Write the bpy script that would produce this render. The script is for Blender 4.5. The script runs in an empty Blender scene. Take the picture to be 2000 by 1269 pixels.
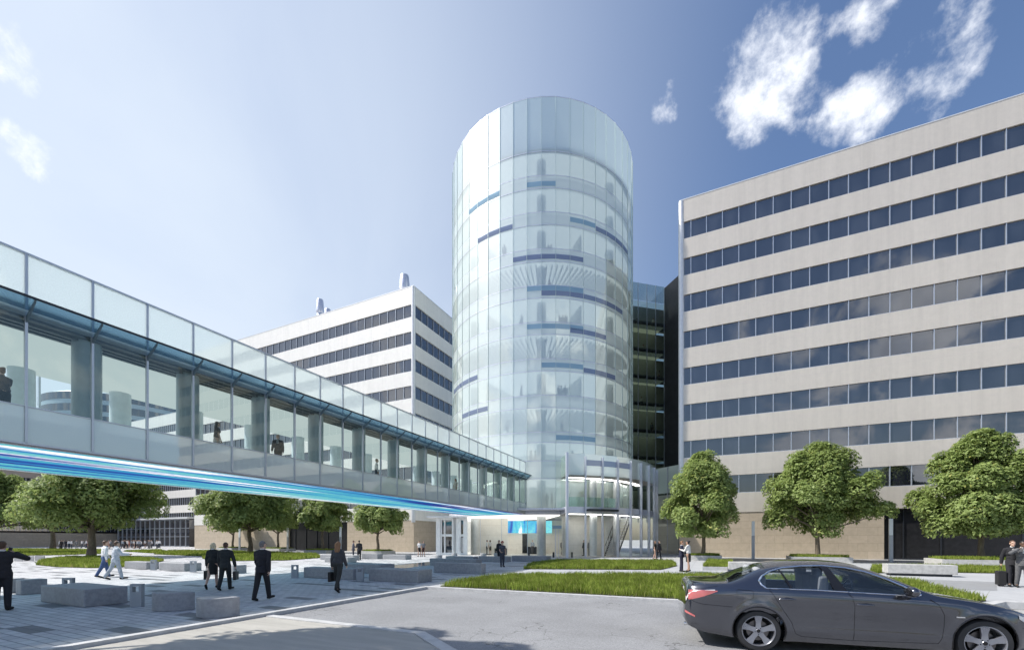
import bpy, bmesh, math, random
import numpy as np
from mathutils import Vector, Matrix
random.seed(7); RNG = np.random.default_rng(7)
PI = math.pi; R = math.radians
SC = bpy.context.scene
COL = SC.collection

# ---------------------------------------------------------------- view geometry (used to plan the site plan)
FPX, YH, CH, YAW = 835.0, 1053.0, 1.85, R(25)
CS, SN = math.cos(YAW), math.sin(YAW)
def xy(X, Y): return (X * CS - Y * SN, X * SN + Y * CS)      # right / ahead of the viewpoint -> site axes
def at(px, Y): return xy((px - 1000) / FPX * Y, Y)
def G(px, py, z=0.0): return at(px, FPX * (CH - z) / (py - YH))
def dirv(px, py):
    v = Vector((*xy((px - 1000) / FPX, 1.0), (YH - py) / FPX)); v.normalize(); return v

# ---------------------------------------------------------------- objects
def link(o):
    COL.objects.link(o); return o
def tag(o, label=None, cat=None, group=None, kind=None):
    if label: o['label'] = label
    if cat: o['category'] = cat
    if group: o['group'] = group
    if kind: o['kind'] = kind
    return o
def thing(name, label, cat, loc=(0, 0, 0), rz=0.0, group=None):
    o = bpy.data.objects.new(name, None); o.empty_display_size = .3
    o.location = loc; o.rotation_euler = (0, 0, rz); link(o)
    return tag(o, label, cat, group)
KIDS = {}
def mk(name, mesh, parent=None):
    o = bpy.data.objects.new(name, mesh); link(o)
    if parent is not None:
        o.parent = parent; KIDS.setdefault(parent.name, []).append(o)
    return o
def copy_tree(src, parent=None):
    c = src.copy(); COL.objects.link(c)
    if parent is not None:
        c.parent = parent; KIDS.setdefault(parent.name, []).append(c)
    for ch in list(KIDS.get(src.name, [])): copy_tree(ch, c)
    return c

class MB:
    """collects geometry for ONE mesh"""
    def __init__(s): s.v = []; s.f = []; s.m = []; s.cur = 0
    def add(s, vs, fs):
        n = len(s.v); s.v += [tuple(p) for p in vs]
        for f in fs: s.f.append([i + n for i in f]); s.m.append(s.cur)
        return s
    def box(s, x0, x1, y0, y1, z0, z1):
        vs = [(x, y, z) for z in (z0, z1) for y in (y0, y1) for x in (x0, x1)]
        return s.add(vs, [(0, 2, 3, 1), (4, 5, 7, 6), (0, 1, 5, 4), (2, 6, 7, 3), (0, 4, 6, 2), (1, 3, 7, 5)])
    def obox(s, c, sx, sy, sz, rz=0.0, rx=0.0):
        M = Matrix.Translation(c) @ Matrix.Rotation(rz, 4, 'Z') @ Matrix.Rotation(rx, 4, 'X')
        vs = [M @ Vector((x * sx / 2, y * sy / 2, z * sz / 2)) for z in (-1, 1) for y in (-1, 1) for x in (-1, 1)]
        return s.add(vs, [(0, 2, 3, 1), (4, 5, 7, 6), (0, 1, 5, 4), (2, 6, 7, 3), (0, 4, 6, 2), (1, 3, 7, 5)])
    def quad(s, *p): return s.add(p, [(0, 1, 2, 3)])
    def prism(s, poly, z0, z1):
        n = len(poly)
        a = sum(poly[i][0] * poly[(i + 1) % n][1] - poly[(i + 1) % n][0] * poly[i][1] for i in range(n))
        if a < 0: poly = poly[::-1]
        vs = [(x, y, z0) for x, y in poly] + [(x, y, z1) for x, y in poly]
        return s.add(vs, [list(range(n))[::-1], list(range(n, 2 * n))] + [(i, (i + 1) % n, (i + 1) % n + n, i + n) for i in range(n)])
    def tube(s, p0, p1, r0, r1=None, n=10, cap=True):
        r1 = r0 if r1 is None else r1
        p0 = Vector(p0); p1 = Vector(p1); d = (p1 - p0)
        if d.length < 1e-6: return s
        d.normalize(); u = d.orthogonal().normalized(); w = d.cross(u)
        vs = []
        for p, r in ((p0, r0), (p1, r1)):
            vs += [p + (u * math.cos(2 * PI * i / n) + w * math.sin(2 * PI * i / n)) * r for i in range(n)]
        fs = [(i, (i + 1) % n, (i + 1) % n + n, i + n) for i in range(n)]
        if cap: fs += [list(range(n))[::-1], list(range(n, 2 * n))]
        return s.add(vs, fs)
    def path(s, pts, r, n=6, closed=False):
        P = [Vector(p) for p in pts]; N = len(P); vs = []
        for i, p in enumerate(P):
            a = P[(i - 1) % N] if (closed or i > 0) else p
            b = P[(i + 1) % N] if (closed or i < N - 1) else p
            d = (b - a).normalized(); ref = Vector((0, 0, 1)) if abs(d.z) < .9 else Vector((0, 1, 0))
            u = d.cross(ref).normalized(); w = d.cross(u)
            rr = r[i] if isinstance(r, (list, tuple)) else r
            vs += [p + (u * math.cos(2 * PI * k / n) + w * math.sin(2 * PI * k / n)) * rr for k in range(n)]
        fs = []
        for i in range(N if closed else N - 1):
            a = i * n; b = ((i + 1) % N) * n
            fs += [(a + k, a + (k + 1) % n, b + (k + 1) % n, b + k) for k in range(n)]
        if not closed: fs += [list(range(n))[::-1], list(range((N - 1) * n, N * n))]
        return s.add(vs, fs)
    def lathe(s, prof, c=(0, 0, 0), n=24, axis='z', a0=0.0, a1=2 * PI):
        full = abs(a1 - a0 - 2 * PI) < 1e-6; m = n if full else n + 1; vs = []
        for i in range(m):
            a = a0 + (a1 - a0) * i / n
            for r, h in prof:
                q = (r * math.cos(a), r * math.sin(a), h) if axis == 'z' else (r * math.cos(a), h, r * math.sin(a))
                vs.append((q[0] + c[0], q[1] + c[1], q[2] + c[2]))
        k = len(prof); fs = []
        for i in range(n):
            a = i * k; b = ((i + 1) % m) * k
            for j in range(k - 1): fs.append((a + j, b + j, b + j + 1, a + j + 1))
        return s.add(vs, fs)
    def ell(s, c, rx, ry, rz, n=12, m=8, M=None):
        c = Vector(c); vs = []; fs = []
        for j in range(m + 1):
            t = PI * j / m
            for i in range(n):
                p = 2 * PI * i / n
                q = Vector((rx * math.sin(t) * math.cos(p), ry * math.sin(t) * math.sin(p), rz * math.cos(t)))
                if M is not None: q = M @ q
                vs.append(c + q)
        for j in range(m):
            for i in range(n):
                fs.append((j * n + i, (j + 1) * n + i, (j + 1) * n + (i + 1) % n, j * n + (i + 1) % n))
        return s.add(vs, fs)
    def cap(s, p0, r0, p1, r1, n=12):
        """capsule with two radii"""
        p0 = Vector(p0); p1 = Vector(p1)
        s.tube(p0, p1, r0, r1, n); s.ell(p0, r0, r0, r0, n, 6); s.ell(p1, r1, r1, r1, n, 6); return s
    def mesh(s, name, mats, smooth=None):
        me = bpy.data.meshes.new(name); me.from_pydata(s.v, [], s.f)
        if not isinstance(mats, (list, tuple)): mats = [mats]
        for m in mats: me.materials.append(m)
        if len(mats) > 1: me.polygons.foreach_set('material_index', s.m)
        if smooth is not None:
            me.polygons.foreach_set('use_smooth', [True] * len(me.polygons)); me.set_sharp_from_angle(angle=R(smooth))
        me.update(); return me
    def build(s, name, mats, parent=None, smooth=None, world=True, bevel=0.0):
        o = mk(name, s.mesh(name, mats, smooth), parent)
        if world and parent is not None:            # vertices were given in site coordinates
            p = parent; M = Matrix.Identity(4)
            while p is not None: M = p.matrix_basis @ M; p = p.parent
            o.matrix_basis = M.inverted()
        if bevel:
            b = o.modifiers.new('bevel', 'BEVEL'); b.width = bevel; b.segments = 2; b.limit_method = 'ANGLE'; b.angle_limit = R(40)
        return o

def np_mesh(name, V, F, mat, smooth=False):
    me = bpy.data.meshes.new(name); k = F.shape[1]
    me.vertices.add(len(V)); me.vertices.foreach_set('co', V.astype(np.float32).ravel())
    me.loops.add(F.size); me.loops.foreach_set('vertex_index', F.astype(np.int32).ravel())
    me.polygons.add(len(F)); me.polygons.foreach_set('loop_start', np.arange(0, F.size, k, dtype=np.int32))
    me.polygons.foreach_set('loop_total', np.full(len(F), k, dtype=np.int32))
    if smooth: me.polygons.foreach_set('use_smooth', np.ones(len(F), dtype=bool))
    me.materials.append(mat); me.update(calc_edges=True); return me

# ---------------------------------------------------------------- materials
MATS = {}
class NT:
    def __init__(s, m): m.use_nodes = True; s.t = m.node_tree; s.t.nodes.clear()
    def n(s, typ, ins=None, **kw):
        d = s.t.nodes.new(typ)
        for k, v in kw.items(): setattr(d, k, v)
        for k, v in (ins or {}).items(): s.set(d, k, v)
        return d
    def set(s, d, k, v):
        sock = d.inputs[k]
        if isinstance(v, bpy.types.NodeSocket): s.t.links.new(v, sock)
        elif isinstance(v, bpy.types.Node): s.t.links.new(v.outputs[0], sock)
        else:
            if hasattr(sock.default_value, '__len__') and len(sock.default_value) == 4 and len(v) == 3: v = (*v, 1)
            sock.default_value = v
    def math(s, op, a, b=0.0, c=None, clamp=False):
        d = s.n('ShaderNodeMath', {0: a, 1: b}, operation=op, use_clamp=clamp)
        if c is not None: s.set(d, 2, c)
        return d.outputs[0]
    def mix(s, f, a, b, blend='MIX'):
        d = s.n('ShaderNodeMix', data_type='RGBA', blend_type=blend)
        s.set(d, 0, f); s.set(d, 6, a); s.set(d, 7, b); return d.outputs[2]
    def ramp(s, f, lo, hi, a=0.0, b=1.0):
        return s.n('ShaderNodeMapRange', {0: f, 1: lo, 2: hi, 3: a, 4: b}, interpolation_type='SMOOTHSTEP').outputs[0]
    def out(s, sh): s.n('ShaderNodeOutputMaterial', {0: sh})
def newmat(name):
    m = bpy.data.materials.new(name); MATS[name] = m; return m, NT(m)
def coords(t, kind='Object'): return t.n('ShaderNodeTexCoord').outputs[kind]
def plain(name, col, rough=.6, metal=0.0, var=.12, scale=3.0, bump=0.0, bscale=40.0, coat=0.0, spec=.5, stretch=None, anis=0):
    m, t = newmat(name); c = coords(t)
    if stretch: c = t.n('ShaderNodeMapping', {0: c, 3: stretch}).outputs[0]
    nz = t.n('ShaderNodeTexNoise', {0: c, 'Scale': scale, 'Detail': 5.0, 'Roughness': .65})
    f = t.ramp(nz.outputs[0], .3, .7)
    dark = tuple(x * (1 - var) for x in col); lite = tuple(min(1, x * (1 + var)) for x in col)
    p = t.n('ShaderNodeBsdfPrincipled', {'Base Color': t.mix(f, dark, lite), 'Metallic': metal, 'Coat Weight': coat, 'Coat Roughness': .05, 'Specular IOR Level': spec})
    t.set(p, 'Roughness', t.ramp(nz.outputs[0], .2, .8, max(0.0, rough - .06), min(1, rough + .06)))
    if bump:
        b = t.n('ShaderNodeTexNoise', {0: c, 'Scale': bscale, 'Detail': 4.0})
        t.set(p, 'Normal', t.n('ShaderNodeBump', {'Strength': bump, 'Distance': .02, 'Height': b.outputs[0]}).outputs[0])
    t.out(p); return m
def glass(name, tint, refl=.12, haze=0.0, hcol=(.8, .85, .85), rough=.0, grain=0.0, sheen=0.0, trans=.45):
    """thin architectural glass: clear + frit haze + reflection"""
    m, t = newmat(name)
    tr = t.n('ShaderNodeBsdfTransparent', {0: tint})
    body = tr
    if haze:
        df = t.n('ShaderNodeBsdfDiffuse', {0: hcol}); tl = t.n('ShaderNodeBsdfTranslucent', {0: hcol})
        h = t.n('ShaderNodeMixShader', {0: trans, 1: df.outputs[0], 2: tl.outputs[0]})
        f = haze
        if grain:
            nz = t.n('ShaderNodeTexNoise', {0: coords(t), 'Scale': 26.0, 'Detail': 6.0, 'Roughness': .7})
            f = t.ramp(nz.outputs[0], .3, .7, haze - grain, haze + grain)
        body = t.n('ShaderNodeMixShader', {0: f, 1: tr.outputs[0], 2: h.outputs[0]})
    if sheen: body = t.n('ShaderNodeMixShader', {0: sheen, 1: body.outputs[0], 2: t.n('ShaderNodeBsdfGlossy', {0: (1, .99, .96), 'Roughness': .42}).outputs[0]})
    gl = t.n('ShaderNodeBsdfGlossy', {0: (.93, 1, .95), 'Roughness': rough})
    lw = t.n('ShaderNodeFresnel', {0: 1.5})
    fac = t.ramp(lw.outputs[0], .0, 1.0, refl, .92)
    t.out(t.n('ShaderNodeMixShader', {0: fac, 1: body.outputs[0], 2: gl.outputs[0]}).outputs[0]); return m
def emit(name, col, s):
    m, t = newmat(name); t.out(t.n('ShaderNodeEmission', {0: col, 1: s}).outputs[0]); return m
# ---------------------------------------------------------------- camera, sun, sky
cam = bpy.data.cameras.new('camera'); co = link(bpy.data.objects.new('camera', cam))
co.location = (0, 0, CH); co.rotation_euler = (PI / 2, 0, YAW)
cam.sensor_width = 36; cam.lens = 36 * FPX / 2000; cam.shift_y = (YH - 634.5) / 2000
cam.clip_start = .1; cam.clip_end = 4000
SC.camera = co
SUN_EL, SUN_AZ = R(49), math.atan2(-SN, -CS)        # sun straight to the left of the view
sd = Vector((math.cos(SUN_EL) * math.cos(SUN_AZ), math.cos(SUN_EL) * math.sin(SUN_AZ), math.sin(SUN_EL)))
sl = bpy.data.lights.new('sun', 'SUN'); sl.energy = 4.6; sl.angle = R(.5); sl.color = (1, .955, .88)
so = link(bpy.data.objects.new('sun', sl)); so.rotation_euler = sd.to_track_quat('Z', 'Y').to_euler(); so.location = (-40, -20, 60)
w = bpy.data.worlds.new('World'); SC.world = w; w.use_nodes = True
t = NT(w)
sky = t.n('ShaderNodeTexSky', sky_type='NISHITA', sun_disc=False)
sky.sun_elevation = SUN_EL; sky.sun_rotation = math.atan2(sd.x, sd.y)
sky.air_density = 1.5; sky.dust_density = 1.3; sky.ozone_density = 5.0; sky.altitude = 0
D = t.n('ShaderNodeVectorMath', {0: coords(t, 'Generated')}, operation='NORMALIZE').outputs[0]
def blobs(lst):
    acc = None
    for px, py, r, wgt in lst:
        d = dirv(px, py)
        dt = t.n('ShaderNodeVectorMath', {0: D, 1: d}, operation='DOT_PRODUCT').outputs['Value']
        ang = math.atan(r / FPX / (1 + ((px - 1000) / FPX) ** 2) ** .75)
        m = t.ramp(dt, math.cos(ang * 1.42), math.cos(ang * .1), 0, wgt)
        acc = m if acc is None else t.math('MAXIMUM', acc, m)
    return acc
wob = t.n('ShaderNodeTexNoise', {0: D, 'Scale': 11.0, 'Detail': 9.0, 'Roughness': .6, 'Distortion': .1})
fine = t.n('ShaderNodeTexNoise', {0: D, 'Scale': 26.0, 'Detail': 8.0, 'Roughness': .66, 'Distortion': .15})
mask = blobs([(1495, 150, 80, 1), (1480, 215, 55, 1), (1550, 225, 42, .75), (1415, 75, 24, .8), (1845, 105, 88, .95), (1880, 25, 76, .9), (1745, 165, 58, .82),
              (1690, 210, 62, .95), (1625, 240, 48, .95), (1715, 15, 55, .85), (1620, 70, 35, .66), (1297, 214, 24, .66), (1320, 165, 20, .5), (1665, 110, 34, .62), (1830, 215, 28, .7),
              (0, 80, 80, .85), (45, 300, 60, .8), (110, 316, 34, .68), (1580, 210, 46, .7), (1960, 60, 40, .5)])
body = t.math('ADD', t.math('MULTIPLY', wob.outputs[0], 1.6), t.math('MULTIPLY', fine.outputs[0], .6))
dens = t.math('POWER', t.ramp(t.math('ADD', t.math('MULTIPLY', mask, .75), body), 1.64, 2.16), .9)
# sun glow painted into the sky as a pale veil on its side
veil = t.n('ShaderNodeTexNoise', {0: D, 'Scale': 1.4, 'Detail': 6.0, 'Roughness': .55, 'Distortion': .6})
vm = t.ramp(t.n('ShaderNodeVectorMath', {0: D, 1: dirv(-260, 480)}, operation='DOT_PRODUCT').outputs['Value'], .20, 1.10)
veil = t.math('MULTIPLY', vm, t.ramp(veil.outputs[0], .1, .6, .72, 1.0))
# fair-weather clouds over the rest of the sky (the facades mirror them)
fw = Vector((-SN, CS, 0)); back = t.n('ShaderNodeVectorMath', {0: D, 1: fw}, operation='DOT_PRODUCT').outputs['Value']
big = t.n('ShaderNodeTexNoise', {0: D, 'Scale': 5.5, 'Detail': 8.0, 'Roughness': .6, 'Distortion': .4})
dens2 = t.math('MULTIPLY', t.ramp(big.outputs[0], .49, .58), t.math('MULTIPLY', t.ramp(back, .15, -.15), t.ramp(t.n('ShaderNodeSeparateXYZ', {0: D}).outputs[2], .52, .40)))
dens = t.math('MAXIMUM', t.math('MULTIPLY', dens, .95), t.math('MULTIPLY', dens2, .85))
cshade = t.mix(t.ramp(wob.outputs[0], .35, .7), (5.6, 6.1, 7.0), (8.6, 8.8, 9.2))
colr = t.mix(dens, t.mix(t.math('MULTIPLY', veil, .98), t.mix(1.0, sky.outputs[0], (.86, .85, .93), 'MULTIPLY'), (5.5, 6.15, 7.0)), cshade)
bg = t.n('ShaderNodeBackground', {0: colr, 1: .115})
t.n('ShaderNodeOutputWorld', {0: bg.outputs[0]})
SC.view_settings.view_transform = 'Standard'; SC.view_settings.look = 'None'
SC.view_settings.exposure = .36; SC.view_settings.gamma = 1
cy = SC.cycles
cy.use_denoising = True; cy.max_bounces = 12; cy.transparent_max_bounces = 24; cy.glossy_bounces = 4; cy.diffuse_bounces = 4
cy.sample_clamp_indirect = 6; cy.use_adaptive_sampling = True; cy.adaptive_threshold = .02; cy.caustics_reflective = False; cy.caustics_refractive = False
# ---------------------------------------------------------------- surfaces
def tiles(name, c1, c2, joint, bw, bh, mort=.012, vertical=True, rough=.7, off=.5, bump=.3, var=.1, spec=.5, metal=0.0, streak=0.0):
    m, t = newmat(name); c = coords(t)
    sp = t.n('ShaderNodeSeparateXYZ', {0: c})
    if vertical: v = t.n('ShaderNodeCombineXYZ', {0: t.math('ADD', sp.outputs[0], sp.outputs[1]), 1: sp.outputs[2]})
    else: v = t.n('ShaderNodeCombineXYZ', {0: sp.outputs[0], 1: sp.outputs[1]})
    b = t.n('ShaderNodeTexBrick', {'Vector': v.outputs[0], 'Color1': c1, 'Color2': c2, 'Mortar': joint, 'Scale': 1.0, 'Mortar Size': mort, 'Brick Width': bw, 'Row Height': bh, 'Mortar Smooth': .2, 'Bias': 0.0}, offset=off)
    nz = t.n('ShaderNodeTexNoise', {0: c, 'Scale': 2.2, 'Detail': 7.0, 'Roughness': .7})
    n2 = t.n('ShaderNodeTexNoise', {0: c, 'Scale': 60.0, 'Detail': 3.0})
    f = t.math('ADD', t.math('MULTIPLY', t.ramp(nz.outputs[0], .25, .75), 2 * var), t.math('MULTIPLY', n2.outputs[0], var))
    st = t.n('ShaderNodeTexNoise', {0: t.n('ShaderNodeMapping', {0: c, 3: (1.6, 1.6, .07)}).outputs[0], 'Scale': 1.0, 'Detail': 5.0, 'Roughness': .7})
    f = t.math('ADD', f, t.ramp(st.outputs[0], .3, .75, streak, -streak))
    col = t.n('ShaderNodeHueSaturation', {'Value': t.math('ADD', f, 1 - 1.5 * var), 'Color': b.outputs[0]})
    p = t.n('ShaderNodeBsdfPrincipled', {'Base Color': col.outputs[0], 'Roughness': rough, 'Specular IOR Level': spec, 'Metallic': metal})
    t.set(p, 'Normal', t.n('ShaderNodeBump', {'Strength': bump, 'Distance': .01, 'Height': t.math('MULTIPLY', b.outputs[1], -1.0)}).outputs[0])
    t.out(p); return m
stone = tiles('beige_stone', (.50, .42, .32), (.46, .385, .29), (.34, .28, .21), 1.5, .75, .012)
panel = tiles('metal_panel', (.655, .595, .515), (.645, .585, .505), (.55, .50, .44), 3.08, 9.0, .006, rough=.36, bump=.03, var=.035, spec=.7, metal=.25, streak=.05)
panel_w = tiles('white_panel', (.88, .85, .795), (.87, .84, .785), (.62, .6, .58), 3.08, 9.0, .01, rough=.34, bump=.06, var=.04, spec=.7, metal=.1, streak=.04)
panel_b = tiles('shade_brown_panel', (.40, .335, .275), (.38, .32, .265), (.3, .25, .2), 3.08, 9.0, .01, rough=.5, bump=.06, var=.06)  # the far left wing's shade is put into this brown
trim = plain('steel_trim', (.70, .71, .73), .42, .4, .05)
alu = plain('aluminium', (.56, .6, .66), .35, .6, .05)
alu_p = plain('pale_aluminium', (.66, .68, .76), .35, .45, .05)
dark_m = plain('dark_metal', (.045, .05, .06), .4, .6, .1)
m, t = newmat('dark_window')
nz = t.n('ShaderNodeTexNoise', {0: t.n('ShaderNodeMapping', {0: coords(t), 3: (.65, .65, .25)}).outputs[0], 'Scale': 1.0, 'Detail': 1.0})
p = t.n('ShaderNodeBsdfPrincipled', {'Base Color': t.mix(t.ramp(nz.outputs[0], .35, .65), (.012, .014, .022), (.03, .034, .045)), 'Roughness': .015, 'IOR': 2.05, 'Specular IOR Level': .75})
t.out(p); dwin = m
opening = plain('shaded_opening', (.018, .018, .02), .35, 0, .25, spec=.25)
lobby_w = tiles('lobby_stone', (.82, .785, .72), (.80, .77, .71), (.62, .57, .5), 2.4, 1.2, .01, rough=.5, var=.05)
white = plain('white_paint', (.82, .83, .83), .5, 0, .04)
ceil_m = plain('ceiling_white', (.80, .84, .82), .6, 0, .04)
slab_m = plain('slab_grey', (.6, .62, .62), .6, 0, .06)
coreg = plain('core_wall', (.66, .69, .69), .6, 0, .06)
col_m = plain('column_paint', (.54, .62, .66), .45, .1, .06)
col_w = plain('pale_column', (.74, .77, .79), .4, .2, .06)
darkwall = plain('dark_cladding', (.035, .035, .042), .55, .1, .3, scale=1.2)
g_clear = glass('clear_glass', (.80, .90, .885), .07)
g_lobby = glass('lobby_glass', (.93, .96, .955), .04)
g_vis = glass('tower_glass', (.87, .95, .94), .25, .50, (.86, .95, .92), sheen=.12)
g_span = glass('tower_spandrel', (.88, .94, .94), .22, .82, (.88, .97, .945), sheen=.12, grain=.03)
g_crown = glass('crown_glass', (.8, .9, .9), .16, .80, (.62, .73, .73), sheen=.16, grain=.04)
g_low = glass('frosted_sill_panel', (.9, .95, .95), .2, .97, (.90, .97, .925), rough=.02, grain=.02, trans=.22)
g_frost = glass('frosted_panel', (.84, .93, .925), .12, .80, (.66, .75, .76), rough=.02, grain=.06)
g_link = glass('link_glass', (.55, .62, .53), .05)
g_links = glass('link_spandrel', (.20, .25, .24), .12, .25, (.1, .13, .12))
g_awn = glass('awning_glass', (.28, .45, .58), .10, .35, (.12, .24, .34))
g_awnp = glass('painted_gap_light', (.7, .86, .92), .10, .5, (.58, .76, .82))  # light in the awning's inner gap put into a pale tint
bl_dark = glass('indigo_strip', (.5, .56, .75), .12, .6, (.27, .31, .52))
bl_pale = glass('sky_blue_strip', (.5, .7, .9), .08, .75, (.42, .62, .82))
lamp_s = emit('soft_ceiling_lamp', (1, .98, .95), 4)
lum = emit('added_ceiling_glow', (.88, .96, .95), .68)  # even glow added to brighten the tower floors, not a lamp
lamp_c = emit('cove_lamp', (1, .95, .88), 5)
lum_w = emit('warm_luminous_ceiling', (1, .95, .88), 1.35)
lum_b = emit('added_bridge_glow', (.88, .97, .96), .5)  # glow added to lighten the footbridge interior and its sill panels
lum_g = emit('added_link_glow', (.60, .68, .56), .26)  # greenish glow added to lift the dim link floors
lamp_w = emit('ceiling_lamp', (1, .97, .92), 9)
# lit picture surfaces (screens)
def screen(name, stretch, k, scale, wlo=.55):
    m, t = newmat(name); c = coords(t)
    v = t.n('ShaderNodeMapping', {0: c, 3: stretch}).outputs[0]
    n1 = t.n('ShaderNodeTexNoise', {0: v, 'Scale': scale, 'Detail': 2.5, 'Roughness': .5, 'Distortion': .6})
    v2 = t.n('ShaderNodeMapping', {0: c, 1: (7, 3, 1), 3: stretch}).outputs[0]
    n2 = t.n('ShaderNodeTexNoise', {0: v2, 'Scale': scale * 1.5, 'Detail': 3.0, 'Roughness': .5, 'Distortion': .3})
    cr = t.n('ShaderNodeValToRGB', {0: n1.outputs[0]})
    e = cr.color_ramp.elements
    e[0].position = .30; e[0].color = (.04, .03, .22, 1); e[1].position = .70; e[1].color = (.30, .80, .86, 1)
    for pos, c4 in ((.36, (.04, .10, .45, 1)), (.42, (.06, .34, .72, 1)), (.49, (.12, .60, .78, 1)), (.58, (.22, .74, .76, 1))):
        q = e.new(pos); q.color = c4
    col = t.mix(t.ramp(n2.outputs[0], wlo, wlo + .09), cr.outputs[0], (1.5, 1.5, 1.55))
    n3 = t.n('ShaderNodeTexNoise', {0: c, 'Scale': 6.0, 'Detail': 3.0})
    col = t.mix(t.math('MULTIPLY', t.ramp(n3.outputs[0], .5, .62), .3), col, (.03, .22, .85))
    t.out(t.n('ShaderNodeEmission', {0: col, 1: k}).outputs[0]); return m
led_under = screen('light_ceiling', (1.1, .05, 1), .62, 1.0)
led_wall = screen('video_wall', (1.0, 1.0, .18), .9, .8, .66)
# ---------------------------------------------------------------- office blocks with ribbon windows
def office(name, label, x0, x1, y0, y1, top, rows, panel_mat, base_top=4.7, base_mat=None, first=36.6, wh=1.87, mull0=None, faces='f', openings=(), trim_at=None, pitch=1.54, mull_mat=None):
    root = thing(name, label, 'building', ((x0 + x1) / 2, y0, 0))
    mull_mat = mull_mat or alu
    zt = top; prev = None
    bd = MB()
    for k in range(rows):
        wt = first - 4 * k; bd.box(x0, x1, y0, y1, wt, zt); zt = wt - wh
    bd.box(x0, x1, y0, y1, base_top + .0, zt)
    bd.build('facade_panels', panel_mat, root)
    # roof cap proud of the parapet
    MB().box(x0 - .03, x1 + .03, y0 - .03, y1 + .03, top + .001, top + .09).build('roof', trim, root)
    for k in range(rows):
        wt = first - 4 * k; wb = wt - wh
        wn = MB().box(x0 + .16, x1 - .16, y0 + .14, y1 - .14, wb + .002, wt - .002).build('ribbon_window', dwin, root)
        mm = MB()
        x = mull0 if mull0 is not None else x0 + .4
        while x < x1:
            mm.box(x - .028, x + .028, y0 + .03, y0 + .139, wb + .003, wt - .003); x += pitch
        if 'r' in faces:
            y = y0 + .5
            while y < y1: mm.box(x1 - .139, x1 - .03, y - .028, y + .028, wb + .003, wt - .003); y += pitch
        mm.box(x0 + .16, x1 - .16, y0 + .06, y0 + .139, wb + .0035, wb + .05)
        o = mm.build('window_frame', mull_mat, root); o.parent = wn; o.matrix_basis = Matrix.Identity(4)
    # stone base with dark loading openings
    b = MB(); xs = x0
    for a, c in sorted(openings):
        b.box(xs, a, y0 + .05, y0 + 2.6, 0, base_top); xs = c
    b.box(xs, x1, y0 + .05, y0 + 2.6, 0, base_top); b.box(x0, x1, y0 + 2.601, y1, 0, base_top)
    b.build('stone_base', base_mat or stone, root)
    for a, c in openings:
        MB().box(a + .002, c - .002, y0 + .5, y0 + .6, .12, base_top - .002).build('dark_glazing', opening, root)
        mm = MB(); mm.box(a + .002, c - .002, y0 + .35, y0 + .499, 0, .12)
        x = a + 1.5
        while x < c - .3: mm.box(x - .04, x + .04, y0 + .4, y0 + .499, .121, base_top - .003); x += 2.6
        mm.build('glazing_frame', dark_m, root)
    for tx, ty in (trim_at or []):
        MB().tube((tx, ty, base_top - .3), (tx, ty, top - .02), .30, n=16).build('corner_trim', trim, root, smooth=40)
    return root
RB = office('office_building', 'tall right office block with light grey bands and dark ribbon windows above beige stone', -3.2, 62, 50.4, 74, 39.0, 8, panel,
            mull0=-2.02, openings=[(14.5, 46)], trim_at=[(-3.0, 50.6)])
MB().box(-3.3, -3.21, 51.2, 73.9, .02, 38.9).build('reflected_dark_slab', darkwall, RB)  # unseen dark slab added to deepen the reflection in the tower glass
LB = office('office_building', 'white banded office block behind the footbridge with exhaust stacks on its roof', -94.4, -39.8, 51, 80, 39.2, 8, panel_w,
            mull0=-94.0, faces='fr', openings=[(-67, -53)], trim_at=[(-39.98, 51.18)])
# roof vents
def vent(x, y, r, h, label):
    v = thing('roof_vent', label, 'vent', (x, y, 39.29), group='exhaust stacks on the office roof')
    r *= .85; h *= .86
    MB().lathe([(0, 0), (r * .8, 0), (r * .8, h * .5), (r * .72, h * .52), (r * .72, h * .6)], n=20).build('stack', alu, v, world=False, smooth=40)
    MB().lathe([(r * .72, h * .45), (r, h * .5), (r, h * .58), (r * .8, h * .97), (r * .74, h), (r * .6, h - .05), (.05, h - .05)], n=20).build('cowl', alu_p, v, world=False, smooth=40)
vx, vy = at(790, 68); vent(vx, vy, 1.0, 5.2, 'large tapered exhaust stack near the corner of the white office roof')
vx, vy = at(806, 71); vent(vx, vy, .72, 4.0, 'shorter exhaust stack right behind the large one at the roof corner')
vx, vy = at(817, 74); vent(vx, vy, .7, 3.2, 'lowest exhaust stack of the roof corner cluster, peeping over the shaded side')
vx, vy = at(625, 75); vent(vx, vy, .8, 5.3, 'tallest of the exhaust stacks along the far half of the white roof')
vx, vy = at(640, 77); vent(vx, vy, .75, 4.6, 'middle exhaust stack of the far roof cluster')
vx, vy = at(652, 79); vent(vx, vy, .7, 3.6, 'smallest exhaust stack of the far roof cluster')
W2 = office('office_wing', 'far office wing set back behind the plaza crowd with dark ribbon windows and tan bands', -158, -94.6, 66, 84, 36.0, 7, panel_w, first=33.0, wh=2.0, mull0=-157.6, pitch=1.0, mull_mat=alu)
W3 = office('office_wing', 'far office wing at the left edge behind the trees, its shade put into brown bands', -176, -158.6, -10, 66, 28.2, 6, panel_b, first=25.6, wh=2.0, mull0=-175.5, faces='fr', pitch=1.0, base_top=4.0)
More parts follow.
